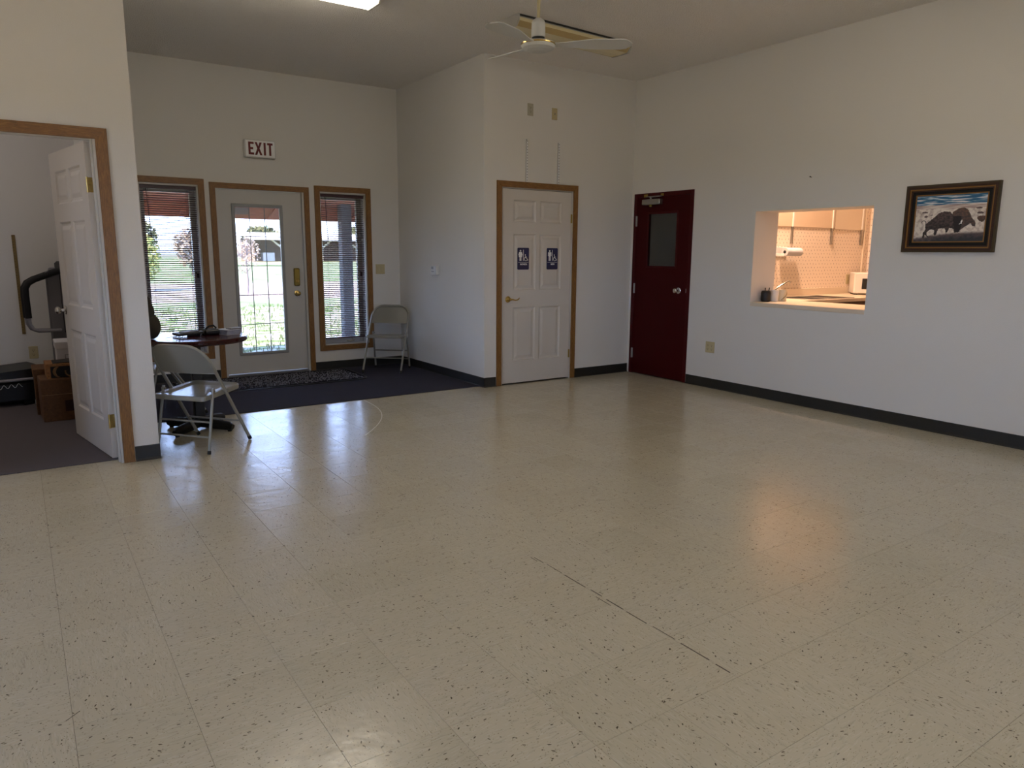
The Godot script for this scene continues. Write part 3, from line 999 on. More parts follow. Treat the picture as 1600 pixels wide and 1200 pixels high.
	put("pane", one_box(Vector3(2.0, 0.258, -0.034), Vector3(2.49, 1.842, -0.038)), M.glass, e)
	for x in [2.163, 2.327]:
		put("grille_bar", one_box(Vector3(x - 0.004, 0.262, -0.024), Vector3(x + 0.004, 1.838, -0.030)), M.grille, e)
	for k in 4:
		var y: float = [0.575, 0.895, 1.215, 1.530][k]
		put("grille_bar", one_box(Vector3(2.004, y - 0.004, -0.0245), Vector3(2.486, y + 0.004, -0.0305)), M.grille, e)
	var kp := MB.new()
	kp.cbox(Vector3(2.642, 1.088, 0.012), Vector3(0.068, 0.198, 0.026), 0.010)
	var lock := put("keypad_lock", kp, M.brass_dull, e)
	var kt := MB.new()
	kt.tube([Vector3(2.642, 1.045, 0.024), Vector3(2.642, 1.045, 0.034)], 0.021, 16)
	kt.cbox(Vector3(2.642, 1.045, 0.040), Vector3(0.012, 0.040, 0.014), 0.003)
	put("thumb_turn", kt, M.brass, lock)
	put("keypad_cover", one_box(Vector3(2.615, 1.085, 0.024), Vector3(2.669, 1.175, 0.029), 0.003), M.brass_dull, lock)
	knob(e, Vector3(2.640, 0.905, 0), M.brass)


func build_windows():
	window("window_1", "trim_8", "tall window left of the exit door, behind the round table", "oak casing of the window left of the exit door", 1.032)
	window("window_2", "trim_9", "tall window right of the exit door, above the folding chair", "oak casing of the window right of the exit door", 2.874)
	broad_window("window_3", "broad window in the rear wall", Transform3D(Basis(), Vector3(0.6, 0, ZS)))
	broad_window("window_4", "broad window in the west wall, nearer the office", Transform3D(Basis(Vector3.UP, -PI / 2), Vector3(XW, 0, -3.5)))
	broad_window("window_5", "broad window in the west wall, nearer the rear", Transform3D(Basis(Vector3.UP, -PI / 2), Vector3(XW, 0, -0.2)))
	blind("dark mauve venetian blind over the window behind the round table", 1.032)
	blind("dark mauve venetian blind over the window above the folding chair", 2.874)


# broad windows beside and behind the photographer, on the sunny side of the hall
func broad_window(called: String, label: String, at: Transform3D):
	var w := struct(called, label, "window")
	w.transform = at
	var f := MB.new()
	for q in [[0.0, 0.05, 0.9, 2.3], [1.55, 1.6, 0.9, 2.3], [0.775, 0.825, 0.9, 2.3], [0.0, 1.6, 0.9, 0.95], [0.0, 1.6, 2.25, 2.3]]:
		f.cbox(Vector3((q[0] + q[1]) * 0.5, (q[2] + q[3]) * 0.5, 0.08), Vector3(q[1] - q[0], q[3] - q[2], 0.07), 0.005)
	put("sash", f, M.steel_white, w)
	for s in 2:
		put("pane", one_box(Vector3(0.05 + 0.775 * s, 0.95, 0.078), Vector3(0.775 + 0.775 * s, 2.25, 0.082)), M.glass, w)


func window(called: String, trim: String, label: String, trim_label: String, x: float):
	casing(trim, trim_label, x, x + 0.676, 0.228, 2.103, 0.062, ZE, true)
	var a := x + 0.058
	var b := x + 0.613
	var w := struct(called, label, "window")
	var ln := MB.new()
	for q in [[Vector3(a, 0.285, ZE), Vector3(a + 0.012, 2.035, ZE - 0.2)], [Vector3(b - 0.012, 0.285, ZE), Vector3(b, 2.035, ZE - 0.2)], [Vector3(a, 0.285, ZE), Vector3(b, 0.297, ZE - 0.2)], [Vector3(a, 2.023, ZE), Vector3(b, 2.035, ZE - 0.2)]]:
		ln.span(q[0], q[1])
	put("reveal_lining", ln, M.steel_white, w)
	var s := MB.new()
	for q in [[a + 0.012, a + 0.062, 0.297, 2.023], [b - 0.062, b - 0.012, 0.297, 2.023], [a + 0.062, b - 0.062, 0.297, 0.362], [a + 0.062, b - 0.062, 1.965, 2.023]]:
		s.cbox(Vector3((q[0] + q[1]) * 0.5, (q[2] + q[3]) * 0.5, ZE - 0.155), Vector3(q[1] - q[0], q[3] - q[2], 0.06), 0.006)
	put("sash", s, M.steel_white, w)
	put("pane", one_box(Vector3(a + 0.055, 0.355, ZE - 0.150), Vector3(b - 0.055, 1.97, ZE - 0.154)), M.glass, w)
	put("pane", one_box(Vector3(a + 0.055, 0.355, ZE - 0.166), Vector3(b - 0.055, 1.97, ZE - 0.170)), M.glass, w)
	var c := MB.new()
	c.cbox(Vector3(b - 0.19, 0.318, ZE - 0.105), Vector3(0.09, 0.022, 0.04), 0.006)
	var op := put("operator", c, M.ivory, w)
	var h := MB.new()
	h.tube([Vector3(b - 0.165, 0.325, ZE - 0.09), Vector3(b - 0.185, 0.350, ZE - 0.082), Vector3(b - 0.205, 0.375, ZE - 0.080)], 0.006, 8)
	h.ball(Vector3(b - 0.208, 0.380, ZE - 0.080), Vector3(0.008, 0.010, 0.008), 8, 6)
	put("crank", h, M.ivory, op)
	var k := MB.new()
	k.cbox(Vector3(b - 0.03, 1.115, ZE - 0.115), Vector3(0.022, 0.05, 0.022), 0.004)
	k.tube([Vector3(b - 0.035, 1.125, ZE - 0.106), Vector3(b - 0.055, 1.145, ZE - 0.098)], 0.006, 8)
	put("sash_lock", k, M.slot, w)


func blind(label: String, x: float):
	var a := x + 0.074
	var b := x + 0.596
	var zc := ZE - 0.040
	var t := thing("venetian_blind", label, "blind", Vector3(0, 0, 0), 0.0, "venetian blinds beside the exit door")
	put("headrail", one_box(Vector3(a - 0.003, 1.986, zc + 0.020), Vector3(b + 0.003, 2.022, zc - 0.020), 0.003), M.blind, t)
	var sl := MB.new()
	var rows := 4
	for k in rows:
		var u0 := -0.0125 + 0.025 * k / rows
		var u1 := -0.0125 + 0.025 * (k + 1) / rows
		var h0 := 0.002 * (1.0 - pow(u0 / 0.0125, 2.0))
		var h1 := 0.002 * (1.0 - pow(u1 / 0.0125, 2.0))
		var nn := Vector3(0, u1 - u0, -(h1 - h0)).normalized()
		sl.quad(Vector3(a, h0, u0), Vector3(b, h0, u0), Vector3(b, h1, u1), Vector3(a, h1, u1), nn)
		sl.quad(Vector3(a, h0 - 0.0004, u0), Vector3(b, h0 - 0.0004, u0), Vector3(b, h1 - 0.0004, u1), Vector3(a, h1 - 0.0004, u1), -nn)
	var shared := sl.mesh()
	var n := 73
	for k in n:
		var o := put("slat", shared, M.blind, t)
		o.position = Vector3(0, 0.392 + k * 0.0218, zc)
		o.rotation.x = 0.33
	put("bottom_rail", one_box(Vector3(a, 0.362, zc + 0.011), Vector3(b, 0.376, zc - 0.011), 0.003), M.blind, t)
	for cx in [a + 0.075, b - 0.075]:
		var c := MB.new()
		for dz in [-0.0135, 0.0135]:
			c.tube([Vector3(cx, 0.376, zc + dz), Vector3(cx, 1.988, zc + dz)], 0.0009, 5)
		put("ladder_cord", c, M.cord, t)
	var w := MB.new()
	w.tube([Vector3(a + 0.055, 1.99, zc + 0.024), Vector3(a + 0.057, 1.96, zc + 0.027), Vector3(a + 0.075, 1.50, zc + 0.027)], 0.0038, 7)
	put("tilt_wand", w, M.blind, t)
	var l := MB.new()
	for dx in [0.0, 0.012]:
		l.tube([Vector3(b - 0.10 + dx, 1.985, zc + 0.022), Vector3(b - 0.098 + dx, 1.2, zc + 0.024), Vector3(b - 0.095 + dx * 0.3, 0.55, zc + 0.024)], 0.0016, 6)
	put("lift_cord", l, M.cord, t)


# ceiling-mounted wrap fixture, long side along x; the lamp's own light is part of it
func fixture(label: String, at: Vector3, lit: bool, energy: float, turn := 0.0, col := LAMP):
	var t := thing("ceiling_light", label, "ceiling light", at, turn, "")
	var pan := MB.new()
	pan.span(Vector3(-0.64, 0, -0.13), Vector3(0.64, -0.022, 0.13))
	put("housing", pan, M.fixture, t)
	for s in [-1.0, 1.0]:
		var e := MB.new()
		e.T = Transform3D(Basis(Vector3.UP, PI / 2), Vector3(0.645 * s, 0, 0))
		e.prism(PackedVector2Array([Vector2(-0.135, 0), Vector2(0.135, 0), Vector2(0.135, -0.045), Vector2(0.10, -0.088), Vector2(-0.10, -0.088), Vector2(-0.135, -0.045)]), -0.008, 0.008)
		put("end_cap", e, M.fixture, t)
	var gap := MB.new()
	for s in [-1.0, 1.0]:
		gap.span(Vector3(-0.637, -0.002, 0.131 * s), Vector3(0.637, -0.016, 0.136 * s))
	put("shadow_gap_strip", gap, M.fixture_dark, t)
	var prof := [Vector2(-0.126, -0.022), Vector2(-0.126, -0.045), Vector2(-0.094, -0.082), Vector2(0.0, -0.086), Vector2(0.094, -0.082), Vector2(0.126, -0.045), Vector2(0.126, -0.022)]
	var le := MB.new()
	for k in prof.size() - 1:
		var a: Vector2 = prof[k]
		var b: Vector2 = prof[k + 1]
		le.face(Vector3(-0.635, a.y, a.x), Vector3(0.635, a.y, a.x), Vector3(0.635, b.y, b.x), Vector3(-0.635, b.y, b.x), Vector3(0, -0.02, 0))
	put("diffuser", le, M.lens_lit if lit else M.lens_off, t)
	if not lit:
		for s in [-1.0, 1.0]:
			var rib := MB.new()
			rib.face(Vector3(-0.63, -0.0475, 0.1255 * s), Vector3(0.63, -0.0475, 0.1255 * s), Vector3(0.63, -0.0835, 0.0945 * s), Vector3(-0.63, -0.0835, 0.0945 * s), Vector3(0, -0.02, 0))
			put("prism_band", rib, M.lens_rib, t)
	if lit:
		for x in [-0.33, 0.33]:
			var l := OmniLight3D.new()
			l.name = "tube_glow"
			l.light_color = col
			l.light_energy = energy
			l.light_size = 0.11
			l.omni_range = 20.0
			l.omni_attenuation = 2.0
			l.shadow_enabled = true
			t.add_child(l, true)
			l.position = Vector3(x, -0.15, 0)


func build_fixtures():
	fixture("lit white fluorescent ceiling fixture nearest the exit wall", Vector3(1.755, HALL_H, -5.38), true, 0.06)
	fixture("unlit cream fluorescent ceiling fixture above the ceiling fan", Vector3(4.15, HALL_H, -5.27), false, 0.0, deg_to_rad(3.5))
	fixture("lit fluorescent ceiling fixture towards the painting", Vector3(4.05, HALL_H, -2.4), true, 0.06)
	fixture("lit fluorescent ceiling fixture over the middle of the hall", Vector3(1.3, HALL_H, -0.6), true, 0.06)
	fixture("lit fluorescent ceiling fixture near the rear wall", Vector3(1.6, HALL_H, 1.2), true, 0.06)
	fixture("lit fluorescent ceiling fixture inside the office", Vector3(-1.3, HALL_H, -6.9), true, 0.12, 0.0, Color(0.98, 0.93, 1.0))


func build_fan():
	var t := thing("ceiling_fan", "white three-blade ceiling fan hanging on a thin rod", "ceiling fan", Vector3(3.08, 2.76, -4.235))
	var rod := MB.new()
	rod.tube([Vector3(0, 0.06, 0), Vector3(0, 0.47, 0)], 0.0115, 12)
	put("down_rod", rod, M.almond, t)
	var can := MB.new()
	can.lathe([Vector2(0.0, 0.405), Vector2(0.03, 0.41), Vector2(0.055, 0.45), Vector2(0.065, 0.488), Vector2(0, 0.488)], 20)
	put("canopy", can, M.fan, t)
	var cup := MB.new()
	cup.lathe([Vector2(0.0, 0.165), Vector2(0.022, 0.165), Vector2(0.040, 0.152), Vector2(0.046, 0.135), Vector2(0.048, 0.05), Vector2(0.046, 0.046), Vector2(0.0, 0.046)], 24)
	put("motor_cup", cup, M.fan, t)
	var neck := MB.new()
	neck.lathe([Vector2(0.043, 0.05), Vector2(0.043, 0.022), Vector2(0.06, 0.012)], 24)
	put("neck", neck, M.slot, t)
	var hub := MB.new()
	hub.lathe([Vector2(0, 0.018), Vector2(0.085, 0.018), Vector2(0.108, 0.012), Vector2(0.116, 0.0), Vector2(0.116, -0.012), Vector2(0.108, -0.024), Vector2(0.08, -0.036), Vector2(0.045, -0.045), Vector2(0, -0.048)], 36)
	put("motor_hub", hub, M.fan, t)
	var band := MB.new()
	band.lathe([Vector2(0.115, 0.006), Vector2(0.1185, 0.004), Vector2(0.1185, -0.003), Vector2(0.115, -0.006)], 36)
	put("trim_band", band, M.brass, t)
	# blades: arm near the hub, widening to a rounded tip, each with a little pitch
	for q in [[154.5, -0.025, -0.14], [273.0, 0.045, 0.26], [38.0, -0.005, 0.20]]:
		var an := deg_to_rad(q[0])
		var holder := put("blade", blade_mesh(0.115, 0.63, q[1], q[2]), M.fan, t)
		holder.rotation.y = -an
		var br := MB.new()
		br.cbox(Vector3(0.115, 0.004, 0), Vector3(0.05, 0.008, 0.05), 0.003)
		put("blade_bracket", br, M.fan, holder)


func blade_mesh(r0: float, r1: float, lift: float, slant: float) -> MB:
	var b := MB.new()
	var n := 14
	var rows := []
	for k in n + 1:
		var t := float(k) / n
		var r := lerpf(r0, r1, t)
		var w := lerpf(0.030, 0.062, smoothstep(0.0, 0.55, t))
		if t > 0.86:
			w *= sqrt(maxf(0.02, 1.0 - pow((t - 0.86) / 0.1405, 2.0)))
		var pitch := lerpf(0.12, slant, smoothstep(0.0, 0.5, t))
		var y := lift * t
		rows.append([Vector3(r, y - w * pitch, -w), Vector3(r, y + w * pitch + 0.006 * sin(t * 2.0), w)])
	for k in n:
		var a: Vector3 = rows[k][0]
		var c: Vector3 = rows[k][1]
		var d: Vector3 = rows[k + 1][1]
		var e: Vector3 = rows[k + 1][0]
		var nn := (c - a).cross(e - a).normalized()
		if nn.y < 0:
			nn = -nn
		var o := Vector3(0, 0.0025, 0)
		b.quad(a + o, c + o, d + o, e + o, nn)
		b.quad(a - o, c - o, d - o, e - o, -nn)
		b.quad(a + o, e + o, e - o, a - o, Vector3.FORWARD)
		b.quad(c + o, d + o, d - o, c - o, Vector3.BACK)
	return b


func text(called: String, s: String, height: float, depth: float, m: Material, parent: Node, at: Vector3, squeeze := 1.0, bold := true):
	var f := SystemFont.new()
	f.font_names = PackedStringArray(["Droid Sans"])
	f.font_weight = 700 if bold else 400
	var tm := TextMesh.new()
	tm.font = f
	tm.text = s
	tm.font_size = 64
	tm.pixel_size = height / 46.0
	tm.depth = depth
	var o := put(called, tm, m, parent)
	o.position = at
	o.scale = Vector3(squeeze, 1, 1)
	return o


func plate(called: String, label: String, category: String, at: Vector3, turn: float, w: float, h: float, m: Material, group := "") -> Node3D:
	var t := thing(called, label, category, at, turn, group)
	var p := MB.new()
	p.cbox(Vector3(0, 0, 0.003), Vector3(w, h, 0.006), 0.0025)
	put("cover_plate", p, m, t)
	return t


func sockets(t: Node3D, x: float, m: Material):
	for y in [-0.0195, 0.0195]:
		var f := MB.new()
		f.cbox(Vector3(x, y, 0.0065), Vector3(0.034, 0.028, 0.003), 0.001)
		var s := put("socket", f, m, t)
		var g := MB.new()
		g.span(Vector3(x - 0.0085, y - 0.002, 0.0079), Vector3(x - 0.0060, y + 0.008, 0.0083))
		g.span(Vector3(x + 0.0060, y - 0.002, 0.0079), Vector3(x + 0.0085, y + 0.007, 0.0083))
		g.span(Vector3(x - 0.003, y - 0.011, 0.0079), Vector3(x + 0.003, y - 0.006, 0.0083))
		put("slots", g, M.slot, s)
	var sc := MB.new()
	sc.ball(Vector3(x, 0, 0.006), Vector3(0.003, 0.003, 0.0015), 8, 4)
	put("screw", sc, M.steel, t)


func build_wall_items():
	var east := -PI / 2
	# EXIT sign
	var ex := thing("exit_sign", "white EXIT sign with red letters above the glazed door", "exit sign", Vector3(2.29, 2.444, ZE))
	put("case", one_box(Vector3(-0.163, -0.092, 0), Vector3(0.163, 0.092, 0.055), 0.008), M.white_plastic, ex)
	put("face_plate", one_box(Vector3(-0.150, -0.082, 0.055), Vector3(0.150, 0.082, 0.058), 0.001), M.sign_white, ex)
	# bold narrow capitals out of strokes
	var l := [
		["letter_e", [[-0.125, -0.065, -0.103, 0.065], [-0.103, 0.043, -0.068, 0.065], [-0.103, -0.011, -0.076, 0.011], [-0.103, -0.065, -0.068, -0.043]]],
		["letter_i", [[0.034, -0.065, 0.056, 0.065]]],
		["letter_t", [[0.072, 0.043, 0.130, 0.065], [0.090, -0.065, 0.112, 0.043]]]]
	for q in l:
		var b := MB.new()
		for r in q[1]:
			b.span(Vector3(r[0], r[1], 0.057), Vector3(r[2], r[3], 0.0592))
		put(q[0], b, M.sign_red, ex)
	var xx := MB.new()
	xx.prism(PackedVector2Array([Vector2(-0.058, 0.065), Vector2(-0.034, 0.065), Vector2(-0.021, 0.024), Vector2(-0.008, 0.065), Vector2(0.016, 0.065), Vector2(-0.009, 0.002), Vector2(0.018, -0.065), Vector2(-0.006, -0.065), Vector2(-0.021, -0.022), Vector2(-0.036, -0.065), Vector2(-0.060, -0.065), Vector2(-0.033, 0.002)]), 0.057, 0.0592)
	put("letter_x", xx, M.sign_red, ex)

	# switches and outlets
	var sw := plate("light_switch", "almond double light switch beside the exit-door window", "light switch", Vector3(3.653, 1.170, ZE), 0.0, 0.116, 0.116, M.almond)
	for x in [-0.023, 0.023]:
		var r := MB.new()
		r.cbox(Vector3(x, 0, 0.007), Vector3(0.033, 0.066, 0.004), 0.0015)
		put("rocker", r, M.almond, sw)
	var p1 := plate("wall_outlet", "grey-almond outlet high above the washroom door", "outlet", Vector3(4.456, 2.795, ZB), 0.0, 0.072, 0.118, M.ivory)
	sockets(p1, 0.0, M.ivory)
	var p2 := plate("cable_plate", "yellowed cable plate with one jack above the washroom door", "wall plate", Vector3(4.763, 2.785, ZB), 0.0, 0.070, 0.116, M.almond)
	var jk := MB.new()
	jk.tube([Vector3(0, 0.0, 0.005), Vector3(0, 0.0, 0.016)], 0.0065, 10)
	put("jack", jk, M.steel, p2)
	var p3 := plate("wall_outlet", "almond double outlet low on the wall beside the red door", "outlet", Vector3(XR, 0.424, -5.014), east, 0.118, 0.116, M.almond)
	sockets(p3, -0.024, M.almond)
	sockets(p3, 0.024, M.almond)
	# slotted standards that once carried a bracket
	for q in [[4.417, "white slotted shelf standard above the washroom door, under the grey outlet"], [4.823, "white slotted shelf standard above the washroom door, under the yellowed plate"]]:
		var st := thing("shelf_standard", q[1], "shelf standard", Vector3(q[0], 2.09, ZB), 0.0, "shelf standards over the washroom door")
		var ch := MB.new()
		ch.span(Vector3(-0.008, 0, 0), Vector3(-0.0055, 0.415, 0.010))
		ch.span(Vector3(0.0055, 0, 0), Vector3(0.008, 0.415, 0.010))
		ch.span(Vector3(-0.008, 0, 0.0), Vector3(0.008, 0.415, 0.006))
		put("channel", ch, M.sign_white, st)
		var sl := MB.new()
		for k in 15:
			sl.span(Vector3(0.003, 0.012 + k * 0.0272, 0.0055), Vector3(0.0078, 0.019 + k * 0.0272, 0.0102))
		put("slots", sl, M.slot, st)
		var s := MB.new()
		s.ball(Vector3(0, 0.407, 0.007), Vector3(0.004, 0.004, 0.003), 8, 4)
		put("screw", s, M.steel, st)
	# thermostat
	var th := thing("thermostat", "small white thermostat box on the side wall", "thermostat", Vector3(XC, 1.177, -7.25), east)
	put("body", one_box(Vector3(-0.060, -0.052, 0), Vector3(0.060, 0.052, 0.045), 0.005), M.white_plastic, th)
	put("display", one_box(Vector3(-0.045, 0.012, 0.045), Vector3(0.005, 0.040, 0.0465), 0.0005), M.lite_grey, th)
	put("slider", one_box(Vector3(-0.04, -0.020, 0.045), Vector3(0.015, -0.010, 0.049), 0.001), M.lite_grey, th)
	# a nail left in the wall
	var nl := MB.new()
	nl.tube([Vector3(0, 0, 0), Vector3(0, 0.004, 0.022)], 0.0028, 8)
	nl.tube([Vector3(0, 0.004, 0.022), Vector3(0, 0.0042, 0.0235)], 0.006, 8)
	var no := put("picture_nail", nl, M.iron)
	no.position = Vector3(XR, 2.048, -3.988)
	no.rotation.y = east
	tag(no, "bare nail in the wall above the serving hatch", "nail")
	# washroom signs
	washroom_sign("blue washroom sign reading WOMEN on the white door", 4.390, true)
	washroom_sign("blue washroom sign reading MEN on the white door", 4.769, false)


func ngon(c: Vector2, r: float, n := 16) -> PackedVector2Array:
	var p := PackedVector2Array()
	for k in n:
		p.append(c + Vector2(cos(TAU * k / n), sin(TAU * k / n)) * r)
	return p


func washroom_sign(label: String, x: float, women: bool):
	var t := thing("washroom_sign", label, "sign", Vector3(x, 1.314, ZB - 0.0075), 0.0, "washroom signs on the white door")
	var w := 0.073
	var h := 0.112
	var r := 0.012
	var outline := PackedVector2Array()
	for q in [[1, 1, 0.0], [-1, 1, 0.5], [-1, -1, 1.0], [1, -1, 1.5]]:
		for k in 6:
			var a: float = (q[2] + k / 10.0) * PI
			outline.append(Vector2(q[0] * (w - r), q[1] * (h - r)) + Vector2(cos(a), sin(a)) * r)
	var p := MB.new()
	p.prism(outline, 0.0, 0.004)
	put("plate", p, M.sign_blue, t)
	var z0 := 0.004
	var z1 := 0.0052
	var f := MB.new()
	f.prism(ngon(Vector2(-0.036, 0.081), 0.0095), z0, z1)
	if women:
		f.prism(PackedVector2Array([Vector2(-0.053, 0.068), Vector2(-0.019, 0.068), Vector2(-0.009, 0.035), Vector2(-0.016, 0.033), Vector2(-0.022, 0.050), Vector2(-0.014, 0.016), Vector2(-0.025, 0.016), Vector2(-0.025, -0.022), Vector2(-0.034, -0.022), Vector2(-0.034, 0.016), Vector2(-0.038, 0.016), Vector2(-0.038, -0.022), Vector2(-0.047, -0.022), Vector2(-0.047, 0.016), Vector2(-0.058, 0.016), Vector2(-0.050, 0.050), Vector2(-0.056, 0.033), Vector2(-0.063, 0.035)]), z0, z1)
	else:
		f.prism(PackedVector2Array([Vector2(-0.055, 0.068), Vector2(-0.017, 0.068), Vector2(-0.014, 0.064), Vector2(-0.014, 0.028), Vector2(-0.021, 0.028), Vector2(-0.021, 0.055), Vector2(-0.024, 0.055), Vector2(-0.024, -0.022), Vector2(-0.034, -0.022), Vector2(-0.034, 0.022), Vector2(-0.038, 0.022), Vector2(-0.038, -0.022), Vector2(-0.048, -0.022), Vector2(-0.048, 0.055), Vector2(-0.051, 0.055), Vector2(-0.051, 0.028), Vector2(-0.058, 0.028), Vector2(-0.058, 0.064)]), z0, z1)
	put("figure", f, M.sign_white, t)
	var bar := MB.new()
	bar.span(Vector3(-0.002, -0.022, z0), Vector3(0.003, 0.092, z1))
	put("divider", bar, M.sign_white, t)
	var c := MB.new()
	c.prism(ngon(Vector2(0.026, 0.040), 0.006), z0, z1)
	for s in [[Vector2(0.026, 0.034), Vector2(0.029, 0.010)], [Vector2(0.027, 0.022), Vector2(0.042, 0.020)], [Vector2(0.028, 0.010), Vector2(0.045, 0.008)], [Vector2(0.045, 0.008), Vector2(0.053, -0.014)], [Vector2(0.053, -0.014), Vector2(0.061, -0.011)]]:
		var d: Vector2 = (s[1] - s[0]).normalized() * 0.0015
		var e: Vector2 = d.orthogonal().normalized() * 0.0026
		c.prism(PackedVector2Array([s[0] - d - e, s[1] + d - e, s[1] + d + e, s[0] - d + e]), z0, z1)
	for k in 14:
		var a0 := deg_to_rad(115.0 + k * 15.5)
		var a1 := deg_to_rad(115.0 + (k + 1) * 15.5)
		var o := Vector2(0.032, -0.002)
		c.prism(PackedVector2Array([o + Vector2(cos(a0), sin(a0)) * 0.0165, o + Vector2(cos(a1), sin(a1)) * 0.0165, o + Vector2(cos(a1), sin(a1)) * 0.0215, o + Vector2(cos(a0), sin(a0)) * 0.0215]), z0, z1)
	put("wheelchair_symbol", c, M.sign_white, t)
	var rule := MB.new()
	rule.span(Vector3(-0.064, -0.0385, z0), Vector3(0.064, -0.0355, z1))
	put("rule", rule, M.sign_white, t)
	text("lettering", "WOMEN" if women else "MEN", 0.017, 0.001, M.sign_white, t, Vector3(0.004, -0.057, 0.0046), 0.95)


func build_painting():
	var t := thing("framed_painting", "framed painting of two bison butting heads, in a stepped brown frame", "painting", Vector3(XR, 1.654, -2.785), -PI / 2)
	var w := 0.334
	var h := 0.254
	# stepped frame: rings from the outside in
	for q in [[0.0, 0.014, 0.030, "outer_moulding", M.frame_olive], [0.014, 0.030, 0.036, "moulding", M.frame_brown], [0.030, 0.040, 0.030, "gilt_bead", M.frame_gold], [0.040, 0.050, 0.024, "inner_moulding", M.frame_brown], [0.050, 0.074, 0.016, "black_liner", M.liner], [0.074, 0.082, 0.018, "fillet", M.frame_gold]]:
		var b := MB.new()
		var a: float = q[0]
		var c: float = q[1]
		for s in [[Vector2(-w + a, -h + a), Vector2(w - a, -h + a), Vector2(w - c, -h + c), Vector2(-w + c, -h + c)], [Vector2(-w + a, h - a), Vector2(w - a, h - a), Vector2(w - c, h - c), Vector2(-w + c, h - c)], [Vector2(-w + a, -h + a), Vector2(-w + a, h - a), Vector2(-w + c, h - c), Vector2(-w + c, -h + c)], [Vector2(w - a, -h + a), Vector2(w - a, h - a), Vector2(w - c, h - c), Vector2(w - c, -h + c)]]:
			b.prism(PackedVector2Array(s), 0.0, q[2])
		put(q[3], b, q[4], t)
	var p := MB.new()
	var e := 0.080
	p.quad(Vector3(-w + e, -h + e, 0.013), Vector3(w - e, -h + e, 0.013), Vector3(w - e, h - e, 0.013), Vector3(-w + e, h - e, 0.013), Vector3.BACK)
	p.quad(Vector3(-w + e, -h + e, 0.002), Vector3(w - e, -h + e, 0.002), Vector3(w - e, h - e, 0.002), Vector3(-w + e, h - e, 0.002), Vector3.FORWARD)
	put("picture", p, M.picture, t)


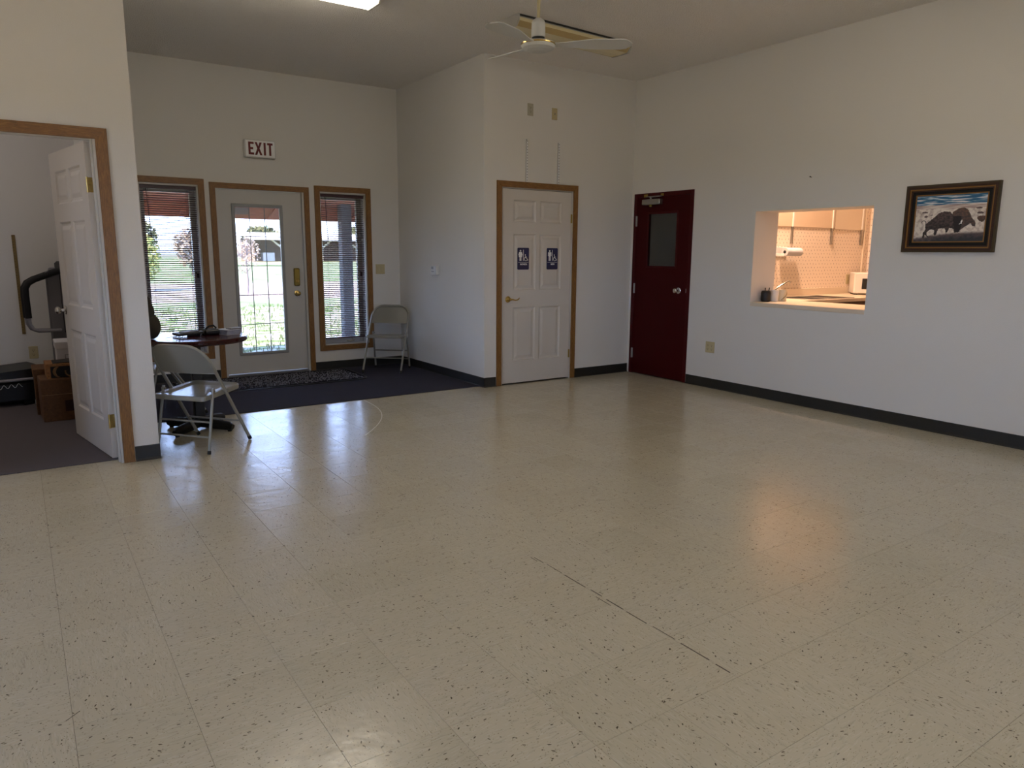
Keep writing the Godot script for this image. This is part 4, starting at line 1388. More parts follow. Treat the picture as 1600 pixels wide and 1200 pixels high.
# steel folding chair: local +z is forward, origin on the floor amid the feet
func folding_chair(label: String, at: Vector3, forward: Vector2) -> Node3D:
	var t := thing("folding_chair", label, "chair", at, atan2(forward.x, forward.y), "steel folding chairs")
	var hw := 0.2225
	var lean := 0.62
	var top := 0.742
	var zf := 0.225
	var on := func(x: float, y: float) -> Vector3: return Vector3(x, y, zf - lean * y)
	# the long tubes: front legs that run up into the hoop of the backrest
	for s in [-1.0, 1.0]:
		var f := MB.new()
		f.tube([on.call(hw * s, 0.02), on.call(hw * s, 0.56)], 0.0115, 10)
		put("front_leg", f, M.chair, t)
		var g := MB.new()
		g.tube([on.call(hw * s, 0.0072), on.call(hw * s, 0.032)], 0.0135, 10)
		put("foot_cap", g, M.rubber, t)
		var r := MB.new()
		var hx: float = (hw - 0.022) * s
		r.tube([Vector3(hx * 1.04, 0.02, -0.222), Vector3(hx, 0.445, -0.130)], 0.0105, 10)
		put("rear_leg", r, M.chair, t)
		var q := MB.new()
		q.tube([Vector3(hx * 1.04, 0.003, -0.2255), Vector3(hx * 1.04, 0.026, -0.221)], 0.0125, 10)
		put("foot_cap", q, M.rubber, t)
		var pv := MB.new()
		pv.tube([Vector3((hw - 0.03) * s, 0.405, -0.020), Vector3((hw + 0.016) * s, 0.405, -0.020)], 0.010, 10)
		pv.tube([Vector3((hw - 0.04) * s, 0.425, -0.133), Vector3((hw - 0.008) * s, 0.425, -0.133)], 0.008, 10)
		put("pivot", pv, M.steel, t)
	var hoop := MB.new()
	var pts := []
	var rr := 0.13
	for k in 19:
		var a := PI * k / 18.0
		var c := hw - rr
		var x := cos(a) * rr + (c if a < PI / 2 else -c)
		if k == 9:
			pts.append(on.call(c, top))
			pts.append(on.call(-c, top))
			continue
		pts.append(on.call(x, top - rr + sin(a) * rr))
	pts.push_front(on.call(hw, 0.555))
	pts.append(on.call(-hw, 0.555))
	hoop.tube(pts, 0.0115, 10)
	put("back_hoop", hoop, M.chair, t)
	# sheet backrest, gently curved
	var b := MB.new()
	var cols := 10
	var rows := 6
	var spot := func(i: int, j: int) -> Vector3:
		var y := lerpf(0.545, top, float(j) / rows)
		var half := hw
		if y > top - rr:
			var d := y - (top - rr)
			half = hw - rr + sqrt(maxf(0.0, rr * rr - d * d))
		var x := lerpf(-half, half, float(i) / cols)
		var p: Vector3 = on.call(x, y)
		p.z -= 0.028 * (1.0 - pow(x / hw, 2.0))
		return p
	for i in cols:
		for j in rows:
			var p: Vector3 = spot.call(i, j)
			var q: Vector3 = spot.call(i + 1, j)
			var r: Vector3 = spot.call(i + 1, j + 1)
			var s: Vector3 = spot.call(i, j + 1)
			var n0 := Vector3(0.25 * p.x / hw, 0.5, 0.85).normalized()
			var n1 := Vector3(0.25 * q.x / hw, 0.5, 0.85).normalized()
			b.p3(p, q, r, n0, n1, n1)
			b.p3(p, r, s, n0, n1, n0)
			var o := Vector3(0, -0.001, -0.003)
			b.p3(p + o, q + o, r + o, -n0, -n1, -n1)
			b.p3(p + o, r + o, s + o, -n0, -n1, -n0)
	var lp := []
	for i in cols + 1:
		lp.append(spot.call(i, 0))
	b.tube(lp, 0.005, 8)
	put("backrest", b, M.chair, t)
	# pan seat with a rolled edge
	var m := MB.new()
	var y0 := 0.402
	var y1 := 0.432
	var zb := -0.235
	var ze := 0.185
	var out := PackedVector2Array()
	for q in [[0.205, zb, 0.03], [0.205, ze, 0.055], [-0.205, ze, 0.055], [-0.205, zb, 0.03]]:
		var sx: float = signf(q[0])
		var sz: float = -1.0 if q[1] < 0.0 else 1.0
		var c := Vector2(q[0] - sx * q[2], q[1] - sz * q[2])
		var a0: float = [[-PI / 2, 0.0], [PI, PI / 2]][0 if sx > 0 else 1][0 if sz < 0 else 1]

		for k in 6:
			var a: float = a0 + (PI / 2) * k / 5.0 if sx > 0 else (PI / 2 + (PI / 2) * k / 5.0 if sz > 0 else PI + (PI / 2) * k / 5.0)
			out.append(c + Vector2(cos(a), sin(a)) * q[2])
	var yy := func(z: float) -> float: return lerpf(y0, y1, (z - zb) / (ze - zb))
	var ring := func(inset: float, drop: float) -> Array:
		var res := []
		for e in out:
			var c := Vector2(0, (zb + ze) * 0.5)
			var d: Vector2 = e - c
			var g := c + d * (1.0 - inset / d.length())
			res.append(Vector3(g.x, yy.call(g.y) - drop, g.y))
		return res
	var rings := [ring.call(0.004, 0.034), ring.call(0.0, 0.030), ring.call(0.0, 0.006), ring.call(0.006, 0.0), ring.call(0.05, 0.002), ring.call(0.10, 0.010)]
	var mid := Vector3(0, yy.call(-0.02) - 0.05, -0.02)
	for k in rings.size() - 1:
		for i in out.size():
			var i2 := (i + 1) % out.size()
			m.face(rings[k][i], rings[k][i2], rings[k + 1][i2], rings[k + 1][i], mid)
	for i in out.size():
		var i2 := (i + 1) % out.size()
		var c := Vector3(0, yy.call(-0.02) - 0.012, -0.02)
		m.p3(rings[5][i], rings[5][i2], c, Vector3.UP, Vector3.UP, Vector3.UP)
	put("seat", m, M.chair, t)
	# stretchers
	var s1 := MB.new()
	s1.tube([on.call(-hw, 0.165), on.call(hw, 0.165)], 0.007, 8)
	put("stretcher", s1, M.chair, t)
	for y in [0.115, 0.215]:
		var s2 := MB.new()
		var z := lerpf(-0.222, -0.130, (y - 0.02) / 0.425)
		s2.tube([Vector3(-(hw - 0.016), y, z), Vector3(hw - 0.016, y, z)], 0.007, 8)
		put("stretcher", s2, M.chair, t)
	return t


func build_seating():
	# entry carpet in two widths, and the scraper mat
	var c1 := put("entry_carpet", one_box(Vector3(XL, 0, -6.33), Vector3(XC, 0.008, -7.235), 0.003), M.carpet)
	tag(c1, "dark blue-grey carpet strip bordering the vinyl tiles", "carpet")
	var c2 := put("entry_carpet", one_box(Vector3(XL, 0, -7.245), Vector3(XC, 0.007, ZE), 0.003), M.carpet)
	tag(c2, "dark blue-grey carpet along the exit wall, under the mat", "carpet")
	var dm := thing("door_mat", "black bristle mat with a rubber edge before the exit door", "mat", Vector3(0, 0.0075, 0))
	var shape := PackedVector2Array([Vector2(1.22, 7.32), Vector2(2.98, 7.32), Vector2(3.08, 7.36), Vector2(3.13, 7.45), Vector2(3.14, 7.95), Vector2(3.12, 8.05), Vector2(3.05, 8.10), Vector2(1.22, 8.10)])
	var rim := MB.new()
	rim.T = Transform3D(Basis(Vector3.RIGHT, -PI / 2), Vector3.ZERO)
	rim.prism(shape, 0.0, 0.008)
	put("rubber_edge", rim, M.rubber, dm)
	var inner := PackedVector2Array()
	for q in shape:
		inner.append(Vector2(2.21, 7.71) + (q - Vector2(2.21, 7.71)) * Vector2(0.972, 0.93))
	var pile := MB.new()
	pile.T = rim.T
	pile.prism(inner, 0.004, 0.013)
	put("pile", pile, M.mat_pile, dm)
	# pale worn bristle ends standing out of the dark pile
	var bristle := MB.new()
	bristle.lathe([Vector2(0.0045, 0.0), Vector2(0.003, 0.005), Vector2(0.0, 0.0065)], 6)
	var worn := bristle.mesh()
	worn.surface_set_material(0, M.bristle)
	var bm := MultiMesh.new()
	bm.transform_format = MultiMesh.TRANSFORM_3D
	bm.mesh = worn
	bm.instance_count = 2600
	rng.seed = 61
	for k in 2600:
		bm.set_instance_transform(k, Transform3D(Basis().scaled(Vector3.ONE * rng.randf_range(0.6, 1.4)), Vector3(rng.randf_range(1.27, 3.06), 0.0128, -rng.randf_range(7.37, 8.04))))
	var bi := MultiMeshInstance3D.new()
	bi.name = "worn_bristles"
	bi.multimesh = bm
	bi.set_meta("kind", "stuff")
	dm.add_child(bi)

	folding_chair("grey steel folding chair pulled up to the round table", Vector3(1.019, 0, -5.4245), Vector2(0.756, -0.654))
	folding_chair("grey steel folding chair standing alone in the entry corner by the window", Vector3(3.506, 0.008, -7.744), Vector2(-0.66, 0.75))
	folding_chair("grey steel folding chair behind the round table, against the partition", Vector3(1.03, 0.008, -6.68), Vector2(1.0, 0.0))

	# round pedestal table
	var t := thing("round_table", "round dark red table on a black pedestal at the office corner", "table", Vector3(1.09, 0, -5.93))
	var top := MB.new()
	top.lathe([Vector2(0, 0.690), Vector2(0.372, 0.690), Vector2(0.380, 0.694), Vector2(0.385, 0.702), Vector2(0.385, 0.722), Vector2(0.381, 0.728), Vector2(0.374, 0.730), Vector2(0, 0.730)], 72)
	put("table_top", top, M.table, t)
	var col := MB.new()
	col.cbox(Vector3(0, 0.365, 0), Vector3(0.075, 0.63, 0.075), 0.008)
	put("pedestal", col, M.iron, t)
	var spider := MB.new()
	spider.cbox(Vector3(0, 0.679, 0), Vector3(0.42, 0.022, 0.06), 0.004)
	spider.cbox(Vector3(0, 0.679, 0), Vector3(0.06, 0.022, 0.42), 0.004)
	put("top_bracket", spider, M.iron, t)
	for k in 4:
		var f := MB.new()
		var a := deg_to_rad(42.0 + 90.0 * k)
		f.T = Transform3D(Basis(Vector3.UP, a), Vector3.ZERO)
		f.tube([Vector3(0.02, 0.055, 0), Vector3(0.16, 0.047, 0), Vector3(0.26, 0.040, 0), Vector3(0.29, 0.032, 0)], [0.040, 0.038, 0.034, 0.022], 12)
		f.tube([Vector3(0.262, 0.0, 0), Vector3(0.262, 0.02, 0)], 0.016, 10)
		put("base_foot", f, M.iron, t)

	# things on the table
	var bag := MB.new()
	bag.T = Transform3D(Basis(Vector3.UP, 0.4), Vector3.ZERO)
	bag.ball(Vector3(0, 0.085, 0), Vector3(0.062, 0.095, 0.075), 18, 10)
	bag.ball(Vector3(-0.012, 0.19, 0.0), Vector3(0.040, 0.075, 0.05), 16, 8)
	bag.ball(Vector3(-0.02, 0.265, 0.005), Vector3(0.026, 0.04, 0.03), 12, 7)
	var bo := put("cloth_bag", bag, M.bag)
	bo.position = Vector3(0.790, 0.741, -5.86)
	tag(bo, "slumped brown cloth bag at the partition end of the round table", "bag")
	var cs := thing("case", "flat black zip case with a strap on the round table", "case", Vector3(1.245, 0.730, -6.0), 0.1)
	put("shell", one_box(Vector3(-0.08, 0, -0.06), Vector3(0.04, 0.042, 0.06), 0.012), M.black, cs)
	var st := MB.new()
	st.tube([Vector3(-0.06, 0.045, 0.02), Vector3(-0.03, 0.062, 0.0), Vector3(0.01, 0.066, -0.01), Vector3(0.03, 0.046, -0.015)], 0.007, 8)
	put("strap", st, M.black_foam, cs)
	var cl := thing("clipboard", "black clipboard propped on the middle of the round table", "clipboard", Vector3(1.055, 0.731, -5.955), 0.15)
	var cb := MB.new()
	cb.T = Transform3D(Basis(Vector3.BACK, 0.07), Vector3(0, 0.022, 0))
	cb.cbox(Vector3(0, 0, 0), Vector3(0.19, 0.018, 0.14), 0.004)
	put("board", cb, M.black, cl)
	var sp := MB.new()
	sp.T = cb.T
	sp.cbox(Vector3(0.01, 0.012, 0), Vector3(0.12, 0.005, 0.10), 0.002)
	put("sheet", sp, M.machine_grey, cl)
	var cp := MB.new()
	cp.cbox(Vector3(0.04, 0.006, 0.0), Vector3(0.09, 0.014, 0.05), 0.004)
	put("foot", cp, M.black, cl)
	var gl := MB.new()
	for s in [-1.0, 1.0]:
		var ringp := []
		for k in 13:
			var a := TAU * k / 12.0
			ringp.append(Vector3(0.020 * s + 0.016 * cos(a), 0.017 + 0.014 * sin(a), 0))
		gl.tube(ringp, 0.002, 6)
		gl.tube([Vector3(0.036 * s, 0.02, 0), Vector3(0.038 * s, 0.004, -0.09)], 0.002, 6)
	gl.tube([Vector3(-0.005, 0.02, 0), Vector3(0.005, 0.02, 0)], 0.002, 6)
	var gg := put("eyeglasses", gl, M.slot)
	gg.position = Vector3(0.965, 0.7325, -5.79)
	gg.rotation.y = 0.7
	tag(gg, "dark wire eyeglasses lying on the round table", "eyeglasses")
	# a pile of booklets by the rim
	for k in 4:
		var bk := thing("booklet", ["lowest white booklet of the pile on the round table", "second white booklet up the pile on the round table", "third white booklet up the pile on the round table", "topmost pale booklet of the pile on the round table"][k], "booklet", Vector3(1.345, 0.7305 + 0.0105 * k, -5.925), 0.25 + 0.03 * k, "booklets on the round table")
		put("pages", one_box(Vector3(-0.052, 0.001, -0.07), Vector3(0.052, 0.0075, 0.07)), M.paper, bk)
		put("cover", one_box(Vector3(-0.054, 0.0075, -0.072), Vector3(0.054, 0.0098, 0.072)), M.paper_blue if k < 3 else M.paper, bk)
	var nt := put("note_pad", one_box(Vector3(-0.05, 0, -0.035), Vector3(0.05, 0.010, 0.035), 0.002), M.machine_light)
	nt.position = Vector3(1.382, 0.7735, -5.905)
	nt.rotation.y = 0.35
	tag(nt, "grey note pad lying on top of the booklets", "note pad")


func carton(called: String, label: String, at: Vector3, s: Vector3, turn: float, m: Material) -> Node3D:
	var t := thing(called, label, "box", at, turn)
	put("carton", one_box(Vector3(-s.x / 2, 0, -s.z), Vector3(s.x / 2, s.y, 0), 0.004), m, t)
	return t


func build_office():
	var cp := put("office_carpet", one_box(Vector3(XW, 0, -5.318), Vector3(XL - 0.12, 0.006, ZE), 0.002), M.carpet_office)
	tag(cp, "grey office carpet beyond the open door", "carpet")
	cove("baseboard_office_back", "black cove base along the office's back wall", Vector2(XW, ZE), Vector2(XL - 0.12, ZE), Vector2(0, 1))
	# yardstick and outlet on the back wall
	var ys := thing("yardstick", "narrow wooden yardstick hung upright on the office wall", "yardstick", Vector3(0.022, 0.589, ZE))
	put("stick", one_box(Vector3(-0.014, 0, 0), Vector3(0.014, 0.915, 0.006), 0.001), M.yard, ys)
	var tk := MB.new()
	for k in 36:
		tk.span(Vector3(-0.012, 0.012 + k * 0.0254, 0.0058), Vector3(-0.012 + (0.018 if k % 12 == 0 else 0.010), 0.0145 + k * 0.0254, 0.0064))
	put("marks", tk, M.slot, ys)
	var ou := plate("wall_outlet", "almond outlet on the office wall near the treadmill", "outlet", Vector3(0.080, 0.411, ZE), 0.0, 0.074, 0.118, M.almond)
	sockets(ou, 0.0, M.almond)

	# treadmill, its deck running off to the left
	var t := thing("treadmill", "black and grey treadmill with padded handlebars in the office", "treadmill", Vector3(0.12, 0.006, -7.70), deg_to_rad(10))
	put("deck", one_box(Vector3(-1.55, 0.035, -0.50), Vector3(0.02, 0.215, 0.02), 0.02), M.black, t)
	put("side_rail", one_box(Vector3(-1.55, 0.222, -0.50), Vector3(0.0, 0.245, 0.03), 0.008), M.tube_silver, t)
	var hood := MB.new()
	hood.prism(PackedVector2Array([Vector2(-1.50, 0.245), Vector2(0.04, 0.245), Vector2(0.04, 0.30), Vector2(-0.02, 0.325), Vector2(-0.5, 0.295), Vector2(-1.5, 0.27)]), -0.48, 0.0)
	put("motor_hood", hood, M.black, t)
	var foot := MB.new()
	foot.tube([Vector3(-0.06, 0.025, 0.03), Vector3(0.06, 0.03, 0.03)], 0.014, 10)
	foot.cbox(Vector3(-0.05, 0.022, 0.03), Vector3(0.055, 0.044, 0.05), 0.006)
	put("foot", foot, M.white_plastic, t)
	put("foot", one_box(Vector3(-1.45, 0, -0.48), Vector3(-1.38, 0.04, 0.0), 0.006), M.rubber, t)
	put("foot", one_box(Vector3(-0.16, 0, -0.48), Vector3(-0.09, 0.04, 0.0), 0.006), M.rubber, t)
	# a short worn script mark on the side
	var sc := MB.new()
	var sp := []
	for k in 40:
		var a := k / 39.0
		sp.append(Vector3(-0.42 + 0.26 * a, 0.175 + 0.016 * sin(a * 30.0) + 0.012 * a, 0.0215))
	sc.tube(sp, 0.0022, 5)
	put("script_mark", sc, M.white_plastic, t)
	put("upright", one_box(Vector3(0.125, 0.2, -0.115), Vector3(0.25, 1.175, -0.07), 0.012), M.machine_grey, t)
	put("upright", one_box(Vector3(0.225, 0.2, -0.46), Vector3(0.35, 1.20, -0.41), 0.012), M.machine_light, t)
	put("upright_base", one_box(Vector3(-0.02, 0.0, -0.48), Vector3(0.36, 0.21, -0.02), 0.02), M.black, t)
	put("console", one_box(Vector3(0.28, 1.12, -0.46), Vector3(0.50, 1.26, -0.06), 0.02), M.black, t)
	for q in [[-0.045, "near"], [-0.125, "far"]]:
		var z: float = q[0]
		var fo := MB.new()
		fo.tube([Vector3(0.31, 1.200, z), Vector3(0.19, 1.165, z), Vector3(0.03, 1.105, z), Vector3(-0.02, 1.075, z), Vector3(-0.045, 1.03, z), Vector3(-0.048, 0.96, z), Vector3(-0.045, 0.765, z)], 0.026, 12)
		put("foam_grip", fo, M.black_foam, t)
		var tu := MB.new()
		tu.tube([Vector3(-0.045, 0.78, z), Vector3(-0.040, 0.71, z), Vector3(-0.018, 0.665, z), Vector3(0.02, 0.648, z), Vector3(0.14, 0.645, z), Vector3(0.20, 0.645, z - 0.02)], 0.016, 12)
		put("handlebar", tu, M.tube_silver, t)
	var co := MB.new()
	co.tube([Vector3(0.225, 1.175, -0.04), Vector3(0.228, 1.10, -0.045), Vector3(0.226, 0.90, -0.055), Vector3(0.232, 0.62, -0.06)], 0.003, 6)
	put("safety_cord", co, M.slot, t)

	# boxes beside the door
	var b1 := carton("cardboard_box", "brown cardboard box on the carpet behind the open door", Vector3(0.262, 0.006, -6.800), Vector3(0.35, 0.345, 0.30), 0.05, M.cardboard)
	put("flap", one_box(Vector3(-0.172, 0.22, 0.0), Vector3(0.172, 0.340, 0.004)), M.cardboard, b1)
	put("edge", one_box(Vector3(-0.172, 0.217, 0.0), Vector3(0.172, 0.220, 0.005)), M.tape, b1)
	put("print_panel", one_box(Vector3(-0.02, 0.075, 0.0005), Vector3(0.15, 0.165, 0.0012)), M.print_brown, b1)
	put("tape", one_box(Vector3(0.05, 0.225, 0.003), Vector3(0.17, 0.32, 0.0048)), M.print_brown, b1)
	var b2 := carton("cardboard_box", "light cardboard box with black printed end, on the brown box", Vector3(0.295, 0.351, -6.82), Vector3(0.32, 0.12, 0.27), 0.02, M.cardboard_light)
	put("print_panel", one_box(Vector3(-0.130, 0.006, 0.0004), Vector3(0.155, 0.098, 0.0012)), M.print_black, b2)
	var sw := MB.new()
	var pts := []
	for k in 16:
		var a := deg_to_rad(100.0 + k * 11.0)
		pts.append(Vector3(-0.065 + 0.040 * cos(a), 0.052 + 0.042 * sin(a), 0.0012))
	sw.tube(pts, [0.002, 0.005, 0.007, 0.009, 0.010, 0.011, 0.011, 0.011, 0.011, 0.011, 0.010, 0.009, 0.007, 0.005, 0.003, 0.002], 8)
	var pt2 := []
	for k in 14:
		var a := deg_to_rad(60.0 - k * 20.0)
		pt2.append(Vector3(0.005 + 0.034 * cos(a), 0.050 + 0.036 * sin(a), 0.0012))
	sw.tube(pt2, 0.006, 8)
	put("print_swirl", sw, M.print_tan, b2)
	put("folder", one_box(Vector3(-0.11, 0.12, -0.2), Vector3(0.05, 0.128, -0.01), 0.001), M.black, b2)
	var b3 := carton("cardboard_box", "older brown cardboard box against the treadmill", Vector3(0.235, 0.006, -7.14), Vector3(0.37, 0.385, 0.34), 0.0, M.cardboard)
	put("flap", one_box(Vector3(-0.19, 0.33, 0.001), Vector3(-0.187, 0.384, -0.33)), M.cardboard_light, b3)
	var b4 := carton("file_box", "white lidded file box stacked behind the cardboard boxes", Vector3(0.385, 0.392, -7.16), Vector3(0.31, 0.205, 0.30), 0.0, M.box_white)
	put("lid", one_box(Vector3(-0.163, 0.155, -0.308), Vector3(0.163, 0.215, 0.008), 0.004), M.box_white, b4)
	var ln := MB.new()
	for q in [[-0.095, 0.025, 0.10, 0.028], [-0.095, 0.070, 0.10, 0.073], [-0.095, 0.105, 0.10, 0.108], [-0.095, 0.025, -0.092, 0.108], [-0.03, 0.070, -0.027, 0.108]]:
		ln.span(Vector3(q[0], q[1], 0.0002), Vector3(q[2], q[3], 0.0012))
	put("printed_lines", ln, M.print_black, b4)
	var hh := MB.new()
	hh.T = Transform3D(Basis(), Vector3(0.03, 0.135, 0.0))
	hh.prism(ngon(Vector2.ZERO, 0.012), 0.0002, 0.0014)
	put("hand_hole", hh, M.slot, b4)


func build_kitchen():
	var zk := -5.2
	# ledge in the hatch and the sink counter
	var lg := put("hatch_ledge", one_box(Vector3(XR - 0.002, 0.88, -4.554), Vector3(6.50, 0.92, -3.39), 0.004), M.laminate)
	tag(lg, "cream laminate ledge in the serving hatch", "counter", "", "structure")
	var wk := put("worktop", one_box(Vector3(6.255, 0.865, zk), Vector3(8.995, 0.905, -4.56), 0.004), M.laminate)
	tag(wk, "cream kitchen worktop along the papered wall", "counter")
	var bs := put("backsplash", one_box(Vector3(6.255, 0.905, zk), Vector3(8.995, 0.985, zk + 0.018), 0.003), M.laminate)
	tag(bs, "low cream backsplash behind the kitchen sink", "backsplash", "", "structure")
	for k in 3:
		var cu := thing("base_cabinet", ["brown base cabinet nearest the hatch under the sink counter", "middle brown base cabinet under the sink counter", "brown base cabinet under the microwave"][k], "cabinet", Vector3(6.26 + 0.91 * k, 0, zk), 0.0, "cabinets under the sink counter")
		put("body", one_box(Vector3(0.0, 0.0, 0.0), Vector3(0.905, 0.865, 0.60)), M.cupboard, cu)
		for s in 2:
			var dr := put("door", one_box(Vector3(0.02 + 0.44 * s, 0.10, 0.60), Vector3(0.445 + 0.44 * s, 0.84, 0.62), 0.004), M.cupboard, cu)
			put("handle", one_box(Vector3(0.40 + 0.10 * s, 0.70, 0.62), Vector3(0.41 + 0.10 * s, 0.80, 0.64), 0.003), M.steel, dr)
	# sink and tap
	var sk := thing("kitchen_sink", "steel kitchen sink set in the worktop", "sink", Vector3(7.35, 0.905, -4.82))
	var rm := MB.new()
	for q in [[-0.40, -0.36, -0.24, 0.24], [0.36, 0.40, -0.24, 0.24], [-0.36, 0.36, -0.24, -0.19], [-0.36, 0.36, 0.20, 0.24], [-0.02, 0.02, -0.19, 0.20]]:
		rm.cbox(Vector3((q[0] + q[1]) * 0.5, 0.003, (q[2] + q[3]) * 0.5), Vector3(q[1] - q[0], 0.006, q[3] - q[2]), 0.002)
	put("rim", rm, M.steel, sk)
	for q in [[-0.36, -0.02], [0.02, 0.36]]:
		var bw := MB.new()
		bw.span(Vector3(q[0], 0.0007, -0.19), Vector3(q[1], 0.0014, 0.20))
		put("bowl", bw, M.slot, sk)
	var tp := thing("kitchen_tap", "chrome kitchen tap with a long raised spout", "tap", Vector3(6.985, 0.905, -5.10), 0.0)
	put("base_plate", one_box(Vector3(-0.12, 0, -0.028), Vector3(0.12, 0.022, 0.028), 0.008), M.chrome, tp)
	var spt := MB.new()
	spt.tube([Vector3(0, 0.02, 0), Vector3(0.005, 0.075, 0.01), Vector3(0.05, 0.11, 0.03), Vector3(0.165, 0.180, 0.07), Vector3(0.185, 0.180, 0.078), Vector3(0.198, 0.160, 0.082)], 0.0095, 10)
	put("spout", spt, M.chrome, tp)
	for s in [-1.0, 1.0]:
		var hd := MB.new()
		hd.T = Transform3D(Basis(), Vector3(0.095 * s, 0.02, 0))
		hd.lathe([Vector2(0.0, 0.0), Vector2(0.020, 0.0), Vector2(0.017, 0.025), Vector2(0.028, 0.034), Vector2(0.030, 0.056), Vector2(0.018, 0.066), Vector2(0, 0.067)], 12)
		put("handle", hd, M.steel if s > 0 else M.black, tp)
	# boarded upper wall with slotted standards
	var pb := thing("wall_boarding", "smooth boards lining the kitchen wall above the wallpaper", "wall boards", Vector3.ZERO)
	put("board", one_box(Vector3(6.255, 1.69, zk), Vector3(8.22, 2.75, zk + 0.012), 0.002), M.shelf_board, pb)
	put("board", one_box(Vector3(8.223, 1.68, zk), Vector3(8.90, 2.75, zk + 0.014), 0.002), M.laminate, pb)
	put("corner_strip", one_box(Vector3(8.86, 0.985, zk), Vector3(8.885, 2.75, zk + 0.022), 0.003), M.laminate, pb)
	for k in 3:
		var x: float = [7.39, 8.165, 8.80][k]
		var st := thing("shelf_standard", ["slotted metal standard on the kitchen wall above the paper towels", "slotted metal standard on the kitchen wall above the tap", "slotted metal standard on the kitchen wall above the microwave"][k], "shelf standard", Vector3(x, 1.50, zk), 0.0, "standards on the kitchen wall")
		put("painted_strip", one_box(Vector3(-0.012, 0.19, 0.012), Vector3(0.012, 1.2, 0.026), 0.002), M.kitchen_white, st)
		put("bare_strip", one_box(Vector3(-0.013, 0.0, 0.0), Vector3(0.013, 0.19, 0.022), 0.003), M.steel, st)
	# paper towel, outlet, microwave, cups
	var pt := thing("paper_towel_holder", "white paper towel roll on a wall holder left of the tap", "paper towel", Vector3(7.32, 1.405, zk))
	put("back_plate", one_box(Vector3(-0.20, -0.05, 0), Vector3(0.0, 0.055, 0.012), 0.003), M.white_plastic, pt)
	put("arm", one_box(Vector3(-0.20, -0.05, 0.0), Vector3(-0.185, -0.02, 0.12), 0.003), M.white_plastic, pt)
	var ro := MB.new()
	ro.T = Transform3D(Basis(Vector3.BACK, -PI / 2), Vector3(-0.13, 0.0, 0.075))
	ro.lathe([Vector2(0.018, 0.0), Vector2(0.045, 0.0), Vector2(0.046, 0.002), Vector2(0.046, 0.278), Vector2(0.045, 0.28), Vector2(0.018, 0.28)], 24)
	put("roll", ro, M.paper, pt)
	var ko := plate("wall_outlet", "tan outlet on the papered kitchen wall left of the microwave", "outlet", Vector3(8.60, 1.08, zk), 0.0, 0.072, 0.116, M.almond)
	sockets(ko, 0.0, M.almond)
	var mw := thing("microwave", "white microwave with a dark window at the hatch's right edge", "microwave", Vector3(8.515, 0.905, -4.77), deg_to_rad(-50))
	put("body", one_box(Vector3(-0.25, 0.014, -0.34), Vector3(0.25, 0.262, 0), 0.008), M.kitchen_white, mw)
	var dw := put("door", one_box(Vector3(-0.245, 0.02, 0), Vector3(0.12, 0.256, 0.014), 0.005), M.kitchen_white, mw)
	put("window", one_box(Vector3(-0.165, 0.068, 0.014), Vector3(0.06, 0.195, 0.016), 0.001), M.slot, dw)
	put("control_panel", one_box(Vector3(0.13, 0.02, 0), Vector3(0.245, 0.256, 0.010), 0.003), M.lite_grey, mw)
	for x in [-0.22, 0.22]:
		put("foot", one_box(Vector3(x - 0.02, 0, -0.30), Vector3(x + 0.02, 0.014, -0.02), 0.002), M.slot, mw)
	var cup := [Vector2(0, 0.004), Vector2(0.034, 0.0), Vector2(0.041, 0.004), Vector2(0.043, 0.10), Vector2(0.0425, 0.112), Vector2(0.039, 0.112), Vector2(0.038, 0.012), Vector2(0, 0.010)]
	var m1 := thing("mug", "plain white mug on the hatch ledge beside the black cup", "mug", Vector3(6.160, 0.92, -4.475), 0.0)
	var a := MB.new()
	a.lathe(cup, 28)
	put("cup", a, M.mug, m1)
	var m2 := thing("mug", "speckled cream mug with a handle on the hatch ledge", "mug", Vector3(6.268, 0.92, -4.462), 0.15)
	var b := MB.new()
	b.lathe(cup, 28)
	put("cup", b, M.mug_print, m2)
	var h := MB.new()
	h.tube([Vector3(0.040, 0.092, 0), Vector3(0.062, 0.082, 0), Vector3(0.072, 0.055, 0), Vector3(0.062, 0.028, 0), Vector3(0.040, 0.020, 0)], 0.0055, 8)
	put("handle", h, M.mug, m2)
	var mk := MB.new()
	for k in 9:
		var an := 0.9 + 0.22 * k
		var y := 0.09 - 0.009 * k
		mk.ball(Vector3(0.0425 * cos(an), y, 0.0425 * sin(an)), Vector3(0.004, 0.006, 0.004), 6, 4)
	put("sprig_print", mk, M.mug_mark, m2)
	var pc := thing("pen_cup", "round black cup holding pens on the hatch ledge", "cup", Vector3(6.058, 0.92, -4.495))
	var c := MB.new()
	c.lathe([Vector2(0, 0), Vector2(0.036, 0), Vector2(0.045, 0.012), Vector2(0.047, 0.085), Vector2(0.040, 0.105), Vector2(0.034, 0.108), Vector2(0.033, 0.02), Vector2(0, 0.02)], 24)
	put("cup", c, M.black, pc)
	for q in [[-0.018, 0.01, -0.15], [0.0, -0.012, 0.05], [0.014, 0.012, 0.2], [0.022, -0.004, 0.3]]:
		var pn := MB.new()
		pn.tube([Vector3(q[0], 0.03, q[1]), Vector3(q[0] + q[2] * 0.1, 0.135, q[1])], 0.0035, 6)
		put("pen", pn, M.black, pc)
	# ceiling lamp of the kitchen
	var lp := thing("kitchen_lamp", "round glass ceiling lamp in the kitchen", "ceiling light", Vector3(6.80, HALL_H, -4.78))
	var gl := MB.new()
	gl.lathe([Vector2(0.16, 0.0), Vector2(0.165, -0.03), Vector2(0.14, -0.08), Vector2(0.08, -0.105), Vector2(0, -0.112)], 28)
	var gm := mat(Color(0.9, 0.85, 0.75), 0.3)
	gm.emission_enabled = true
	gm.emission = Color(1.0, 0.82, 0.69)
	gm.emission_energy_multiplier = 4.0
